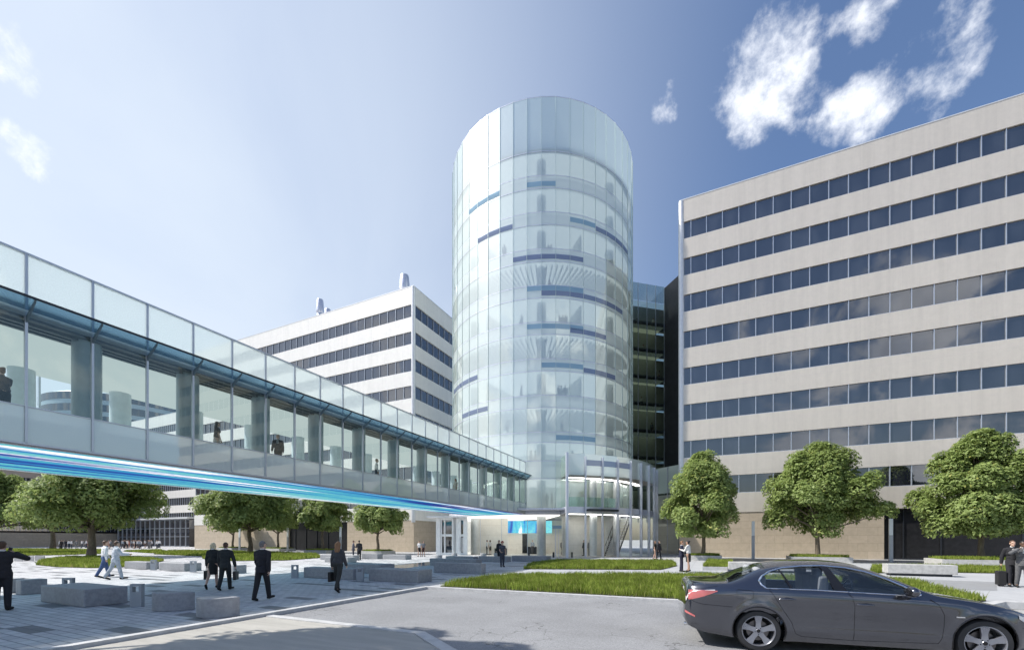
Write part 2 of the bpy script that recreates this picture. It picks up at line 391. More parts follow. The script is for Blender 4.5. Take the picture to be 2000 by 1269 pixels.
# glazed entrance in the far inner corner
en = thing('glass_entrance', 'dark blue glazed entrance hall in the far courtyard behind the crowd', 'entrance', (-140, 64, 0))
MB().box(-156, -121, 64.2, 65.9, .1, 7.0).build('glazing', dwin, en)
mm = MB(); x = -156
while x < -120.9: mm.box(x - .07, x + .07, 64.0, 64.19, 0, 7.1); x += 2.4
for z in (0.1, 2.6, 4.8, 7.0): mm.box(-156, -121, 64.05, 64.18, z - .06, z + .06)
mm.build('glazing_frame', alu, en)
MB().box(-157, -120, 63.2, 65.95, 7.15, 7.6).build('canopy', slab_m, en)
# curved glass building in the distance
cx, cyy = at(262, 172)
cb = thing('curved_building', 'distant curved glass building seen through the footbridge windows', 'building', (cx, cyy, 0))
b = MB(); b.lathe([(26, 0), (26, 52), (25, 53), (.1, 53.2)], (cx, cyy, 0), 64); b.build('walls', plain('pale_blue_wall', (.4, .5, .55), .4, .2, .06), cb, smooth=30)
for z in range(6, 52, 4): MB().lathe([(26.05, z), (26.1, z + .05), (26.1, z + 2.4), (26.05, z + 2.45)], (cx, cyy, 0), 64).build('window_band', dwin, cb, smooth=30)

# ---------------------------------------------------------------- round glass tower
TX, TY, TR = -21.2, 55.0, 12.1
PH0 = math.atan2(-TY, -TX)
NS = 48; ST = 2 * PI / NS
def tp(th, r, z): a = PH0 + th; return (TX + r * math.cos(a), TY + r * math.sin(a), z)
TW = thing('glass_tower', 'round glass office tower with pale frosted crown at the end of the footbridge', 'tower', (TX, TY, 0))
def ring(i0, i1, r, z0, z1, mb=None):
    mb = mb or MB()
    for i in range(i0, i1): mb.quad(tp(i * ST, r, z0), tp((i + 1) * ST, r, z0), tp((i + 1) * ST, r, z1), tp(i * ST, r, z1))
    return mb
def arc_slab(mb, th0, th1, r0, r1, z0, z1, n=None):
    n = n or max(2, int(abs(th1 - th0) / ST * 1.5))
    for i in range(n):
        a = th0 + (th1 - th0) * i / n; b = th0 + (th1 - th0) * (i + 1) / n
        mb.quad(tp(a, r0, z1), tp(a, r1, z1), tp(b, r1, z1), tp(b, r0, z1)); mb.quad(tp(a, r0, z0), tp(b, r0, z0), tp(b, r1, z0), tp(a, r1, z0))
        mb.quad(tp(a, r1, z0), tp(b, r1, z0), tp(b, r1, z1), tp(a, r1, z1)); mb.quad(tp(a, r0, z0), tp(a, r0, z1), tp(b, r0, z1), tp(b, r0, z0))
    if abs(th1 - th0) < 6.28:
        for a in (th0, th1): mb.quad(tp(a, r0, z0), tp(a, r1, z0), tp(a, r1, z1), tp(a, r0, z1))
    return mb
ring(0, 48, TR, 44.25, 50.2).build('crown_glass', g_crown, TW)
tops = [44.25 - 4 * k for k in range(8)]
lv = [(z - 2.65, z) for z in tops] + [(10.45, 12.45), (5.25, 8.5)]
for z0, z1 in lv: ring(0, 48, TR, z0, z1).build('window_band', g_vis, TW)
for (a, b) in zip(lv[:-1], lv[1:]): ring(0, 48, TR, b[1], a[0]).build('spandrel_band', g_span, TW)
fin_m = plain('pale_aqua_fin', (.6, .7, .69), .5, .2, .05)
# upright fins and horizontal transoms
fin = MB().box(-.03, .05, -.016, .016, 5.25, 50.25).mesh('mullion', fin_m)
for i in range(48):
    o = mk('mullion', fin, TW); p = tp(i * ST, TR, 0); o.location = (p[0] - TX, p[1] - TY, 0); o.rotation_euler = (0, 0, PH0 + i * ST)
for z in sorted({z for l in lv for z in l} | {50.2}): ring(0, 48, TR + .02, z - .04, z + .04).build('transom', alu_p, TW)
# coloured strips behind the spandrel glass
for i0, i1, z, mt in ((-2, 3, 32.75, bl_dark), (0, 7, 28.75, bl_dark), (2, 5, 24.8, bl_dark), (4, 8, 36.7, bl_dark), (-9, -5, 20.75, bl_dark), (3, 6, 20.6, bl_dark), (-7, -4, 16.8, bl_dark),
                      (-1, 1, 40.7, bl_pale), (-1, 3, 28.95 + .35, bl_pale), (-1, 3, 25.15, bl_pale), (0, 3, 20.9, bl_pale), (1, 4, 13.0, bl_pale), (2, 4, 36.95, bl_pale), (-6, -3, 40.7, bl_pale), (-5, -2, 36.5, bl_dark)):
    ring(i0, i1, TR + .03, z - .27, z + .27).build('blue_strip', mt, TW)
# floors, ceilings, core, columns
fl = [z[0] for z in lv[:-1]] + [5.25]; fl[8] = 10.2
for k, z in enumerate(fl):
    arc_slab(MB(), 0, 2 * PI, 4.0, 11.75, z - .35, z - .02, 64).build('floor_slab', slab_m, TW)
    h = 2.75 if k < 9 else 3.2
    if k == 8: h = 2.3
    arc_slab(MB(), 0, 2 * PI, 4.0, 11.6, z + h, z + h + .08, 64).build('ceiling', lum, TW)
    if k in (3, 5, 7):
        rb = MB()
        for i in range(-26, 27):
            a = i * R(3.0); p0 = tp(a, 5.6, z + h - .16); p1 = tp(a, 11.4, z + h - .16)
            rb.obox(((p0[0] + p1[0]) / 2, (p0[1] + p1[1]) / 2, p0[2]), 5.8, .1, .28, PH0 + a)
        rb.build('ceiling_fins', white, TW)
    if k in (2, 4, 6):                                    # meeting-room walls that fan out from the core
        wl = MB()
        for a in (-.62, .42):
            p0 = tp(a * 1.25, 5.2, 0); p1 = tp(a, 11.0, 0); L = math.dist(p0[:2], p1[:2])
            wl.obox(((p0[0] + p1[0]) / 2, (p0[1] + p1[1]) / 2, z + h / 2 - .01), L, .12, h, math.atan2(p1[1] - p0[1], p1[0] - p0[0]))
        wl.build('partition', coreg, TW)
    dk = MB()
    for i in range(-9, 10, 2):
        if k in (0, 1): break
        p = tp(i * R(7.5) + .05, 7.6 + (i % 3), z); dk.obox((p[0], p[1], z + .68), 1.4, .7, .06, PH0 + i * .1)
        dk.obox((p[0], p[1], z + .34), 1.2, .06, .62, PH0 + i * .1)
    if dk.v: dk.build('desks', white, TW)
MB().lathe([(5.0, 5.3), (5.0, 44.3)], (TX, TY, 0), 12).build('core_wall', coreg, TW)
arc_slab(MB(), 0, 2 * PI, .1, 11.9, 44.45, 44.7, 64).build('roof', slab_m, TW)
for th in (0, 50, -50, 100, -100, 150, -150):
    p = tp(R(th), 10.6, 0); MB().tube((p[0], p[1], 0), (p[0], p[1], 44.4), .52, n=24).build('column', col_w, TW, smooth=40)
# entrance level: slab edge, canopy plate, lobby
arc_slab(MB(), R(-125), R(9.5), 3.0, 12.55, 4.55, 5.2).build('slab_edge', alu_p, TW)
arc_slab(MB(), R(-13), R(9.5), 12.56, 14.6, 4.93, 5.12).build('canopy', alu_p, TW)
arc_slab(MB(), R(-125), R(9.5), 3.0, 12.3, 4.43, 4.54).build('lobby_ceiling', lum_w, TW)
MB().tube((TX, TY, .004), (TX, TY, .03), 12.4, n=64).build('lobby_floor', plain('lobby_floor', (.6, .58, .54), .3, 0, .06), TW)
ring(-7, 2, 11.7, .03, 4.43).build('lobby_glass', g_lobby, TW)
sm = MB()
for i in range(-7, 2, 2): p = tp(i * ST, 11.7, 0); sm.box(p[0] - .02, p[0] + .02, p[1] - .02, p[1] + .02, .03, 4.43)
sm.build('glass_joint', alu, TW)
def cwall(mb, px0, px1, Y, z0, z1, th=.25):          # a wall square to the approach axis
    a = at(px0, Y); b = at(px1, Y)
    mb.obox(((a[0] + b[0]) / 2, (a[1] + b[1]) / 2, (z0 + z1) / 2), math.dist(a, b), th, z1 - z0, YAW); return mb
cwall(MB(), 925, 992, 52.6, .03, 4.42).build('lobby_wall', lobby_w, TW)
wl = MB(); cwall(wl, 985, 1020, 55.6, .03, 2.6); cwall(wl, 1030, 1062, 57.5, .03, 2.6); cwall(wl, 1062, 1100, 55.6, .03, 2.6); cwall(wl, 940, 1120, 58.3, .03, 4.42)
wl.build('lobby_wall', lobby_w, TW)
cwall(MB(), 1020, 1030, 56.6, .03, 2.6).build('lobby_doorway', opening, TW)
a = at(1100, 54.0); b2 = at(1117, 58)
cwall(MB(), 1100, 1118, 54.2, .03, 4.42).build('lobby_wall', lobby_w, TW)
cwall(MB(), 984, 1078, 55.3, 2.68, 4.26, .12).build('video_screen', led_wall, TW)
dk = MB(); cwall(dk, 1030, 1064, 54.2, .03, .95, .7); cwall(dk, 966, 990, 51.4, .03, .8, .5); dk.build('reception_desk', dark_m, TW)
# glazed entrance with white frames, left of the lobby
VE = thing('entrance_vestibule', 'white framed glass entrance vestibule under the footbridge end, left of the lobby', 'entrance', (*at(878, 51), 0))
v = MB()
for px, wd in ((856, .5), (862, .14), (869, .14), (887, .5), (893, .9), (909, .5)):
    x, y = at(px, 51.0); v.obox((x, y, 2.2), wd, .3, 4.4, YAW)
for z, h in ((.15, .3), (2.35, .28), (4.3, .3)): cwall(v, 852, 912, 51.05, z - h / 2, z + h / 2, .22)
v.build('frame', white, VE)
MB().obox((*at(881, 51.25), 2.2), 3.3, .04, 4.3, YAW).build('door_glass', dwin, VE)
cwall(MB(), 838, 914, 51.6, 4.43, 4.6, 3.0).build('roof', white, VE)
hd = MB()
for px in (898, 902, 904): x, y = at(px, 50.8); hd.tube((x, y, .4), (x, y, 2.1), .04)
hd.build('door_handle', trim, VE)

# ---------------------------------------------------------------- curved two-storey pavilion against the tower
PV = thing('glass_pavilion', 'curved two storey glass pavilion with tall pale fins and a staircase inside', 'pavilion', tp(R(40), 13, 0))
PR = 15.0; pa = [R(10 + 7.5 * i) for i in range(9)]
def prng(z0, z1, r=PR):
    mb = MB()
    for a, b in zip(pa[:-1], pa[1:]): mb.quad(tp(a, r, z0), tp(b, r, z0), tp(b, r, z1), tp(a, r, z1))
    return mb
prng(8.5, 10.7).build('parapet_glass', g_span, PV); prng(5.25, 8.5).build('upper_glass', g_lobby, PV); prng(.05, 4.6).build('lower_glass', g_lobby, PV)
mb = MB(); mb.quad(tp(pa[0], 12.2, 8.5), tp(pa[0], PR, 8.5), tp(pa[0], PR, 10.7), tp(pa[0], 12.2, 10.7)); mb.build('side_parapet_glass', glass('green_glass', (.55, .72, .66), .14, .5, (.42, .55, .5)), PV)
mb = MB(); mb.quad(tp(pa[0], 12.2, 5.25), tp(pa[0], PR, 5.25), tp(pa[0], PR, 8.5), tp(pa[0], 12.2, 8.5)); mb.build('side_glass', g_clear, PV)
for a in pa:
    p = tp(a, PR + .12, 0); d = .42 if a == pa[0] else .30
    o = MB(); o.obox((p[0], p[1], 5.37 if a == pa[0] else 5.2), d, .22 if a == pa[0] else .11, 10.74 if a == pa[0] else 10.4, PH0 + a); o.build('fin', alu_p, PV)
arc_slab(MB(), R(9.6), R(70), 11.0, PR - .06, 4.6, 5.25).build('floor_slab', alu_p, PV)
arc_slab(MB(), R(10.2), R(70), 11.9, PR - .1, 8.5, 8.75).build('roof', plain('soffit', (.56, .5, .46), .6, 0, .05), PV)
arc_slab(MB(), R(10), R(70), 9.0, PR - .1, .005, .035).build('ground_floor', MATS['lobby_floor'], PV)
mb = MB()
for i0 in range(1, 4): mb.quad(tp(pa[i0], PR + .03, 9.5), tp(pa[i0 + 1], PR + .03, 9.5), tp(pa[i0 + 1], PR + .03, 10.1), tp(pa[i0], PR + .03, 10.1))
mb.build('blue_strip', bl_dark, PV)
wl = MB(); arc_slab(wl, R(12), R(33), 11.0, 11.25, .04, 4.55); arc_slab(wl, R(36), R(44), 10.6, 10.85, .04, 4.55); arc_slab(wl, R(12), R(70), 10.4, 10.6, 5.26, 8.45)
arc_slab(wl, R(50), R(75), 9.8, 10.0, .04, 4.55); wl.build('inner_wall', lobby_w, PV)
arc_slab(MB(), R(33.3), R(35.7), 10.8, 10.95, .04, 4.5).build('doorway', opening, PV)
for th in (27, 43):
    p = tp(R(th), 12.6, 0); MB().tube((p[0], p[1], .04), (p[0], p[1], 8.5), .42, n=20).build('column', col_w, PV, smooth=40)
rl = MB(); arc_slab(rl, R(11), R(34), 14.3, 14.36, 5.3, 6.3); rl.build('balustrade', g_clear, PV)
pl = MB()
for i in range(9): p = tp(R(14 + i * .45), 13.4, 0); pl.ell((p[0] + random.uniform(-.3, .3), p[1] + random.uniform(-.3, .3), 5.9 + random.uniform(-.3, .5)), .3, .3, .3, 8, 6)
# staircase
stp = MB(); n = 26
s0 = tp(R(36), 13.2, 0); s1 = tp(R(52), 12.7, 0)
dx, dy = s1[0] - s0[0], s1[1] - s0[1]; L = math.hypot(dx, dy); an = math.atan2(dy, dx)
for i in range(n):
    f = (i + .5) / n; stp.obox((s0[0] + dx * f, s0[1] + dy * f, .1 + f * 4.7), L / n * 1.25, 1.5, .07, an)
stp.build('stair_treads', alu_p, PV)
st2 = MB(); nx, ny = -math.sin(an), math.cos(an)
for s in (-.78, .78):
    st2.path([(s0[0] + nx * s, s0[1] + ny * s, .05), (s1[0] + nx * s, s1[1] + ny * s, 4.9)], .09, 6)
    st2.path([(s0[0] + nx * s, s0[1] + ny * s, 1.1), (s1[0] + nx * s, s1[1] + ny * s, 5.9)], .035, 6)
    for i in range(0, n, 3):
        f = i / n; q = (s0[0] + dx * f + nx * s, s0[1] + dy * f + ny * s); st2.tube((*q, .1 + f * 4.7), (*q, 1.1 + f * 4.8), .02, n=5)
st2.build('stair_rails', dark_m, PV)
for zz in (4.57, 8.47): arc_slab(MB(), R(12), R(68), 12.7, 13.3, zz, zz + .025).build('ceiling_glow', lamp_c, PV)
hs = MB(); p = tp(R(6.2), 14.0, 0); hs.obox((p[0], p[1], 1.5), .05, .05, 3.0, YAW); hs.obox((p[0] + .3, p[1], 1.5), .05, .05, 3.0, YAW); hs.build('sign_posts', alu_p, PV)
MB().obox((p[0] + .15, p[1] - .05, 3.15), .95, .06, .32, YAW).build('blue_sign', bl_pale, PV)
# planted ledge on the pavilion balcony
pg = thing('balcony_planter', 'shallow green planter on the pavilion slab edge above the ground floor', 'planter', tp(R(23), 14.9, 5.1))
arc_slab(MB(), R(18), R(31), PR + .02, PR + .75, 4.78, 4.98).build('tray', dark_m, pg)

# ---------------------------------------------------------------- dark glazed link between tower and right block
LK = thing('link_building', 'narrow dark green glazed link between the round tower and the right office block', 'building', (-9, 66, 0))
q0 = (-12.2, 64.0); q1 = (-6.5, 68.7); q2 = (-4.3, 66.2); q3 = (-3.4, 60)
def vquad(mb, a, b, z0, z1): mb.quad((*a, z0), (*b, z0), (*b, z1), (*a, z1)); return mb
for k in range(8):
    z = 34.6 - 4.05 * k
    vquad(MB(), q0, q1, z + .0, z + (2.85 if k else 2.95)).build('window_band', g_link, LK)
    vquad(MB(), q0, q1, z - 1.2, z).build('spandrel_band', g_links, LK)
    dxy = ((q1[0] - q0[0]), (q1[1] - q0[1])); nn = Vector((-dxy[1], dxy[0], 0)).normalized()
    pts = [q0, q1, (q1[0] + nn.x * 4, q1[1] + nn.y * 4), (q0[0] + nn.x * 4, q0[1] + nn.y * 4)]
    pts[0] = (q0[0] + nn.x * .15, q0[1] + nn.y * .15); pts[1] = (q1[0] + nn.x * .15, q1[1] + nn.y * .15)
    MB().prism(pts, z - .5, z - .15).build('floor_slab', dark_m, LK)
    MB().prism(pts, z - .56, z - .505).build('ceiling_glow', lum_g, LK)  # added glow under each slab, no light fitting
    ux, uy = dxy[0] * .3, dxy[1] * .3; e0 = (q0[0] + nn.x * 2.4 - ux, q0[1] + nn.y * 2.4 - uy); e1 = (q1[0] + nn.x * 2.4 + ux, q1[1] + nn.y * 2.4 + uy)
    MB().prism([e0, e1, (e1[0] + nn.x * .2, e1[1] + nn.y * .2), (e0[0] + nn.x * .2, e0[1] + nn.y * .2)], z - .14, z + 3.5).build('back_wall', coreg, LK)
vquad(MB(), q0, q1, 37.6, 40.2).build('crown_glass', glass('link_crown', (.5, .6, .6), .12, .4, (.3, .4, .4)), LK)
mm = MB()
for i in range(6):
    f = i / 5; p = (q0[0] + dxy[0] * f, q0[1] + dxy[1] * f); mm.obox((p[0], p[1], 22.3), .07, .16, 35.8, math.atan2(dxy[1], dxy[0]))
mm.build('window_frame', alu, LK)
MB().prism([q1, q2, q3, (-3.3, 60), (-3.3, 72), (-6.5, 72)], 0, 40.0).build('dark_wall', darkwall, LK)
lw_ = thing('glass_porch', 'low pale glass porch between the pavilion and the right office block', 'porch', (-5.2, 59, 0))
r0 = (-7.0, 60.3); r1 = (-3.35, 57.6)
vquad(MB(), r0, r1, 7.9, 11.3).build('parapet_glass', g_span, lw_); vquad(MB(), r0, r1, .1, 7.9).build('lower_glass', g_lobby, lw_)
bw = MB(); bw.prism([(r0[0] + .3, r0[1] + 1.2), (r1[0], r1[1] + 1.6), (r1[0], r1[1] + 1.9), (r0[0] + .3, r0[1] + 1.5)], .02, 7.8); bw.build('inner_wall', lobby_w, lw_)
mm = MB()
for f in (0, .5, 1): mm.tube((r0[0] + (r1[0] - r0[0]) * f, r0[1] + (r1[1] - r0[1]) * f - .06, 0), (r0[0] + (r1[0] - r0[0]) * f, r0[1] + (r1[1] - r0[1]) * f - .06, 11.3), .05, n=8)
mm.build('window_frame', alu_p, lw_)
MB().prism([r0, r1, (r1[0], r1[1] + 1.6), (r0[0] + .3, r0[1] + 1.2)], 4.6, 5.1).build('floor_slab', alu_p, lw_)

# ---------------------------------------------------------------- footbridge
BX0, BX1, BY0, BY1 = -24.8, -18.4, -11.11, 43.0
BR = thing('footbridge', 'long glazed footbridge with frosted panels and a glowing blue underside leading into the tower', 'footbridge', ((BX0 + BX1) / 2, BY0, 0))
bz = [5.39 + 1.5 * k for k in range(-11, 26)]
MB().box(BX0 + .05, BX1 - .05, BY0, BY1, 4.78, 5.45).build('deck', slab_m, BR)
MB().box(BX0 + .03, BX1 - .22, BY0, BY1, 4.60, 4.64).build('light_ceiling', led_under, BR)
MB().box(BX0 - .12, BX0 + .025, BY0, BY1, 4.56, 4.80).build('edge_trim', white, BR)
MB().box(BX1 - .21, BX1 - .03, BY0, BY1, 4.62, 4.777).build('soffit_strip', plain('mauve_soffit', (.5, .46, .48), .5, .1, .04), BR)
MB().box(BX0 + .05, BX1 - .05, BY0, BY1, 8.62, 8.85).build('roof', white, BR)
MB().box(BX0 + .06, BX1 - 1.1, BY0, BY1, 8.46, 8.58).build('ceiling', lum_b, BR)
sf = MB(); sf.box(BX1 - 1.09, BX1 - .08, BY0, BY1, 8.40, 8.60)
for k in range(3): sf.box(BX1 - 1.05 + k * .3, BX1 - .95 + k * .3, BY0, BY1, 8.33, 8.395)
sf.build('bulkhead', plain('grey_bulkhead', (.2, .22, .23), .5, .1, .1), BR)
up = MB().quad((0, .03, 8.55), (0, 1.47, 8.55), (0, 1.47, 10.28), (0, .03, 10.28)).mesh('upper_panel', g_frost)
lo = MB().quad((0, .03, 4.72), (0, 1.47, 4.72), (0, 1.47, 5.78), (0, .03, 5.78)).mesh('lower_panel', g_low)
cl = MB().quad((0, .03, 5.80), (0, 1.47, 5.80), (0, 1.47, 8.5), (0, .03, 8.5)).mesh('clear_pane', g_clear)
ml = MB().box(-.05, .05, -.03, .03, 4.70, 10.30).mesh('mullion', alu)
br = MB(); br.add([(0, -.02, 8.40), (.66, -.02, 8.78), (.66, -.02, 8.72), (0, -.02, 8.22), (0, .02, 8.40), (.66, .02, 8.78), (.66, .02, 8.72), (0, .02, 8.22)],
                  [(0, 3, 2, 1), (4, 5, 6, 7), (0, 1, 5, 4), (2, 3, 7, 6), (1, 2, 6, 5), (0, 4, 7, 3)]); br = br.mesh('awning_bracket', plain('bracket_paint', (.16, .22, .26), .45, .2, .06))
oy = BY0; ox = (BX0 + BX1) / 2
for k, y in enumerate(bz):
    last = k == len(bz) - 1
    for nm, me in (('mullion', ml), ('awning_bracket', br)):
        o = mk(nm, me, BR); o.location = (BX1 - ox, y - oy, 0)
    if last: continue
    for nm, me in (('upper_panel', up), ('lower_panel', lo), ('clear_pane', cl)):
        o = mk(nm, me, BR); o.location = (BX1 - ox, y - oy, 0)
    if k % 2 == 0:
        o = mk('rear_mullion', ml, BR); o.location = (BX0 - ox, y - oy + .75, 0)
bp = MB(); bp.quad((BX0, BY0, 8.55), (BX0, BY1, 8.55), (BX0, BY1, 10.28), (BX0, BY0, 10.28)); bp.build('rear_upper_panels', g_frost, BR)
bp = MB(); bp.quad((BX0, BY0, 4.8), (BX0, BY1, 4.8), (BX0, BY1, 5.78), (BX0, BY0, 5.78)); bp.build('rear_lower_panels', g_frost, BR)
cm = MB().tube((0, 0, 5.45), (0, 0, 8.42), .375, n=28).mesh('column', col_m, 40)
y = 6.97 - 3.05 * 5
while y < 43:
    for xx in (BX1 - .58, BX0 + .62):
        o = mk('column', cm, BR); o.location = (xx - ox, y - oy, 0)
    y += 3.05
aw = MB(); aw.add([(BX1 + .24, BY0, 8.56), (BX1 + .24, BY1, 8.56), (BX1 + .68, BY1, 8.80), (BX1 + .68, BY0, 8.80)], [(0, 1, 2, 3)]); aw.build('awning_glass', g_awn, BR)
aw = MB(); aw.add([(BX1 + .03, BY0, 8.44), (BX1 + .03, BY1, 8.44), (BX1 + .24, BY1, 8.56), (BX1 + .24, BY0, 8.56)], [(0, 1, 2, 3)]); aw.build('awning_gap_strip', g_awnp, BR)  # pale blade stands in for light through the inner gap
MB().box(BX1 + .67, BX1 + .72, BY0, BY1, 8.77, 8.83).build('awning_edge', dark_m, BR)
MB().box(BX1 - .03, BX1 + .06, BY0, BY1, 10.28, 10.33).build('top_rail', alu, BR)
MB().box(BX0 - .05, BX0 + .05, BY0, BY1, 10.28, 10.33).build('rear_top_rail', alu, BR)
sl_ = MB(); sl_.box(BX1 - .05, BX1 + .05, BY0, BY1, 4.66, 4.715); sl_.box(BX1 - .03, BX1 + .03, BY0, BY1, 5.775, 5.805); sl_.build('bottom_rail', alu, BR)
# ---------------------------------------------------------------- ground surfaces
def struct(name, mb, m, **k):
    o = mb.build(name, m, None, **k); o['kind'] = 'structure'; return o
m, t = newmat('plaza_pavers'); c = coords(t)
sp = t.n('ShaderNodeSeparateXYZ', {0: c})
v = t.n('ShaderNodeCombineXYZ', {0: sp.outputs[0], 1: sp.outputs[1]})
b = t.n('ShaderNodeTexBrick', {'Vector': v.outputs[0], 'Color1': (.43, .435, .45), 'Color2': (.56, .56, .57), 'Mortar': (.20, .21, .23), 'Scale': 1.0, 'Mortar Size': .014, 'Brick Width': .4, 'Row Height': .2, 'Mortar Smooth': .2}, offset=.5)
def cells(wd, ht, thr, seed):
    row = t.math('FLOOR', t.math('DIVIDE', sp.outputs[1], ht))
    off = t.n('ShaderNodeTexWhiteNoise', {'W': t.math('ADD', row, seed)}, noise_dimensions='1D').outputs[0]
    colm = t.math('FLOOR', t.math('ADD', t.math('DIVIDE', sp.outputs[0], wd), off))
    wn = t.n('ShaderNodeTexWhiteNoise', {0: t.n('ShaderNodeCombineXYZ', {0: colm, 1: row, 2: seed}).outputs[0]}, noise_dimensions='3D').outputs[0]
    return t.math('MULTIPLY', t.math('GREATER_THAN', wn, thr), t.math('LESS_THAN', t.math('MODULO', t.math('ADD', row, 2000.0 + seed), 2.0), .5))
dk = t.math('MAXIMUM', cells(1.2, .4, .83, 3.0), t.math('MULTIPLY', cells(1.0, .2, .97, 9.0), 1.0))
nz = t.n('ShaderNodeTexNoise', {0: c, 'Scale': .35, 'Detail': 8.0, 'Roughness': .7})
col = t.mix(t.math('MULTIPLY', dk, .82), b.outputs[0], (.11, .115, .125))
col = t.n('ShaderNodeHueSaturation', {'Value': t.ramp(nz.outputs[0], .25, .75, .86, 1.1), 'Color': col}).outputs[0]
p = t.n('ShaderNodeBsdfPrincipled', {'Base Color': col, 'Roughness': .7})
t.set(p, 'Normal', t.n('ShaderNodeBump', {'Strength': .25, 'Distance': .006, 'Height': t.math('MULTIPLY', b.outputs[1], -1.0)}).outputs[0])
t.out(p); pavers = m
m, t = newmat('asphalt'); c = coords(t)
n1 = t.n('ShaderNodeTexNoise', {0: c, 'Scale': 42.0, 'Detail': 5.0, 'Roughness': .75}); n2 = t.n('ShaderNodeTexNoise', {0: c, 'Scale': .5, 'Detail': 6.0})
vw = t.n('ShaderNodeMapping', {0: t.n('ShaderNodeVectorMath', {0: c, 1: t.n('ShaderNodeVectorMath', {0: t.n('ShaderNodeTexNoise', {0: c, 'Scale': 3.0, 'Detail': 4.0}).outputs[1], 1: (.5, .5, .5)}, operation='MULTIPLY').outputs[0]}, operation='ADD').outputs[0]})
vo = t.n('ShaderNodeTexVoronoi', {0: vw.outputs[0], 'Scale': 1.5}, feature='DISTANCE_TO_EDGE')
crack = t.math('MULTIPLY', t.ramp(vo.outputs[0], .02, .004), t.ramp(t.n('ShaderNodeTexNoise', {0: c, 'Scale': .45, 'Detail': 2.0}).outputs[0], .50, .62))
col = t.mix(t.ramp(n1.outputs[0], .25, .75), (.165, .167, .175), (.34, .343, .352))
col = t.n('ShaderNodeHueSaturation', {'Value': t.ramp(n2.outputs[0], .3, .7, .88, 1.1), 'Color': col}).outputs[0]
col = t.mix(t.math('MULTIPLY', crack, .85), col, (.08, .08, .08))
p = t.n('ShaderNodeBsdfPrincipled', {'Base Color': col, 'Roughness': .8})
t.set(p, 'Normal', t.n('ShaderNodeBump', {'Strength': .5, 'Distance': .006, 'Height': n1.outputs[0]}).outputs[0]); t.out(p); asphalt = m
side_m = plain('beige_concrete', (.40, .385, .35), .8, 0, .10, scale=1.2, stretch=(.5, 5, 1), bump=.3, bscale=30)
kerb_m = plain('kerb_concrete', (.50, .50, .50), .7, 0, .12, scale=4, bump=.2)
conc = tiles('pale_paving', (.40, .41, .425), (.44, .445, .455), (.31, .315, .33), 1.2, 1.2, .012, vertical=False, rough=.7, off=0, var=.07)
concd = tiles('grey_paving', (.27, .275, .285), (.29, .295, .305), (.22, .225, .23), .6, .6, .01, vertical=False, rough=.7, off=0, var=.07)
soil = plain('soil', (.05, .05, .025), .9, 0, .3, scale=8)
base_m = plain('far_ground', (.36, .36, .35), .8, 0, .1, scale=.3)
struct('ground', MB().quad((-1500, -1500, -.16), (1500, -1500, -.16), (1500, 1500, -.16), (-1500, 1500, -.16)), base_m)
struct('plaza', MB().box(-230, -10.0, -40, 120, -.15, 0), pavers)
struct('road', MB().quad((-9.8, -40, -.035), (90, -40, -.035), (90, 13.6, -.035), (-9.8, 13.6, -.035)), asphalt)
struct('kerb', MB().box(-9.999, -9.8, -40, 13.35, -.15, .06), kerb_m)
struct('kerb', MB().prism([(-9.8, 13.36), (5.1, 13.66), (7.7, 17.2), (30, 17.6), (90, 17.6), (90, 17.8), (7.6, 17.42), (5.0, 13.9), (-9.999, 13.56), (-9.999, 13.36)], -.15, .06), kerb_m)
struct('pavement', MB().prism([(-9.999, 13.57), (5.0, 13.91), (7.6, 17.43), (90, 17.81), (90, 120), (-9.999, 120)], -.15, 0), conc)
struct('sidewalk', MB().prism([(-9.799, -40), (-4.1, -40), (-4.1, 5.97), (-5.35, 6.85), (-9.799, 6.85)], -.15, -.015), side_m)
struct('kerb', MB().prism([(-9.799, 6.851), (-5.33, 6.851), (-4.099, 5.99), (-4.099, -40), (-3.85, -40), (-3.85, 6.1), (-5.22, 7.05), (-9.799, 7.05)], -.15, .005), kerb_m)
def strip(name, pts, m, z=.004): return struct(name, MB().add([(*G(*p), z) for p in pts], [list(range(len(pts)))]), m)
strip('path', [(1700, 1127), (1700, 1146), (1948, 1153), (1945, 1136)], concd)
strip('path', [(1395, 1092), (1400, 1097), (1830, 1098), (1825, 1093.5)], concd)
# thin glossy blue-green strip crossing the plaza
wm = plain('teal_strip', (.10, .30, .36), .08, 0, .2, spec=.8)
o = MB().add([(*G(*p), .005) for p in [(648, 1117), (760, 1104), (868, 1093.5), (905, 1092), (905, 1094), (880, 1098), (800, 1108), (700, 1119)]], [list(range(8))]).build('teal_strip', wm); o['kind'] = 'structure'

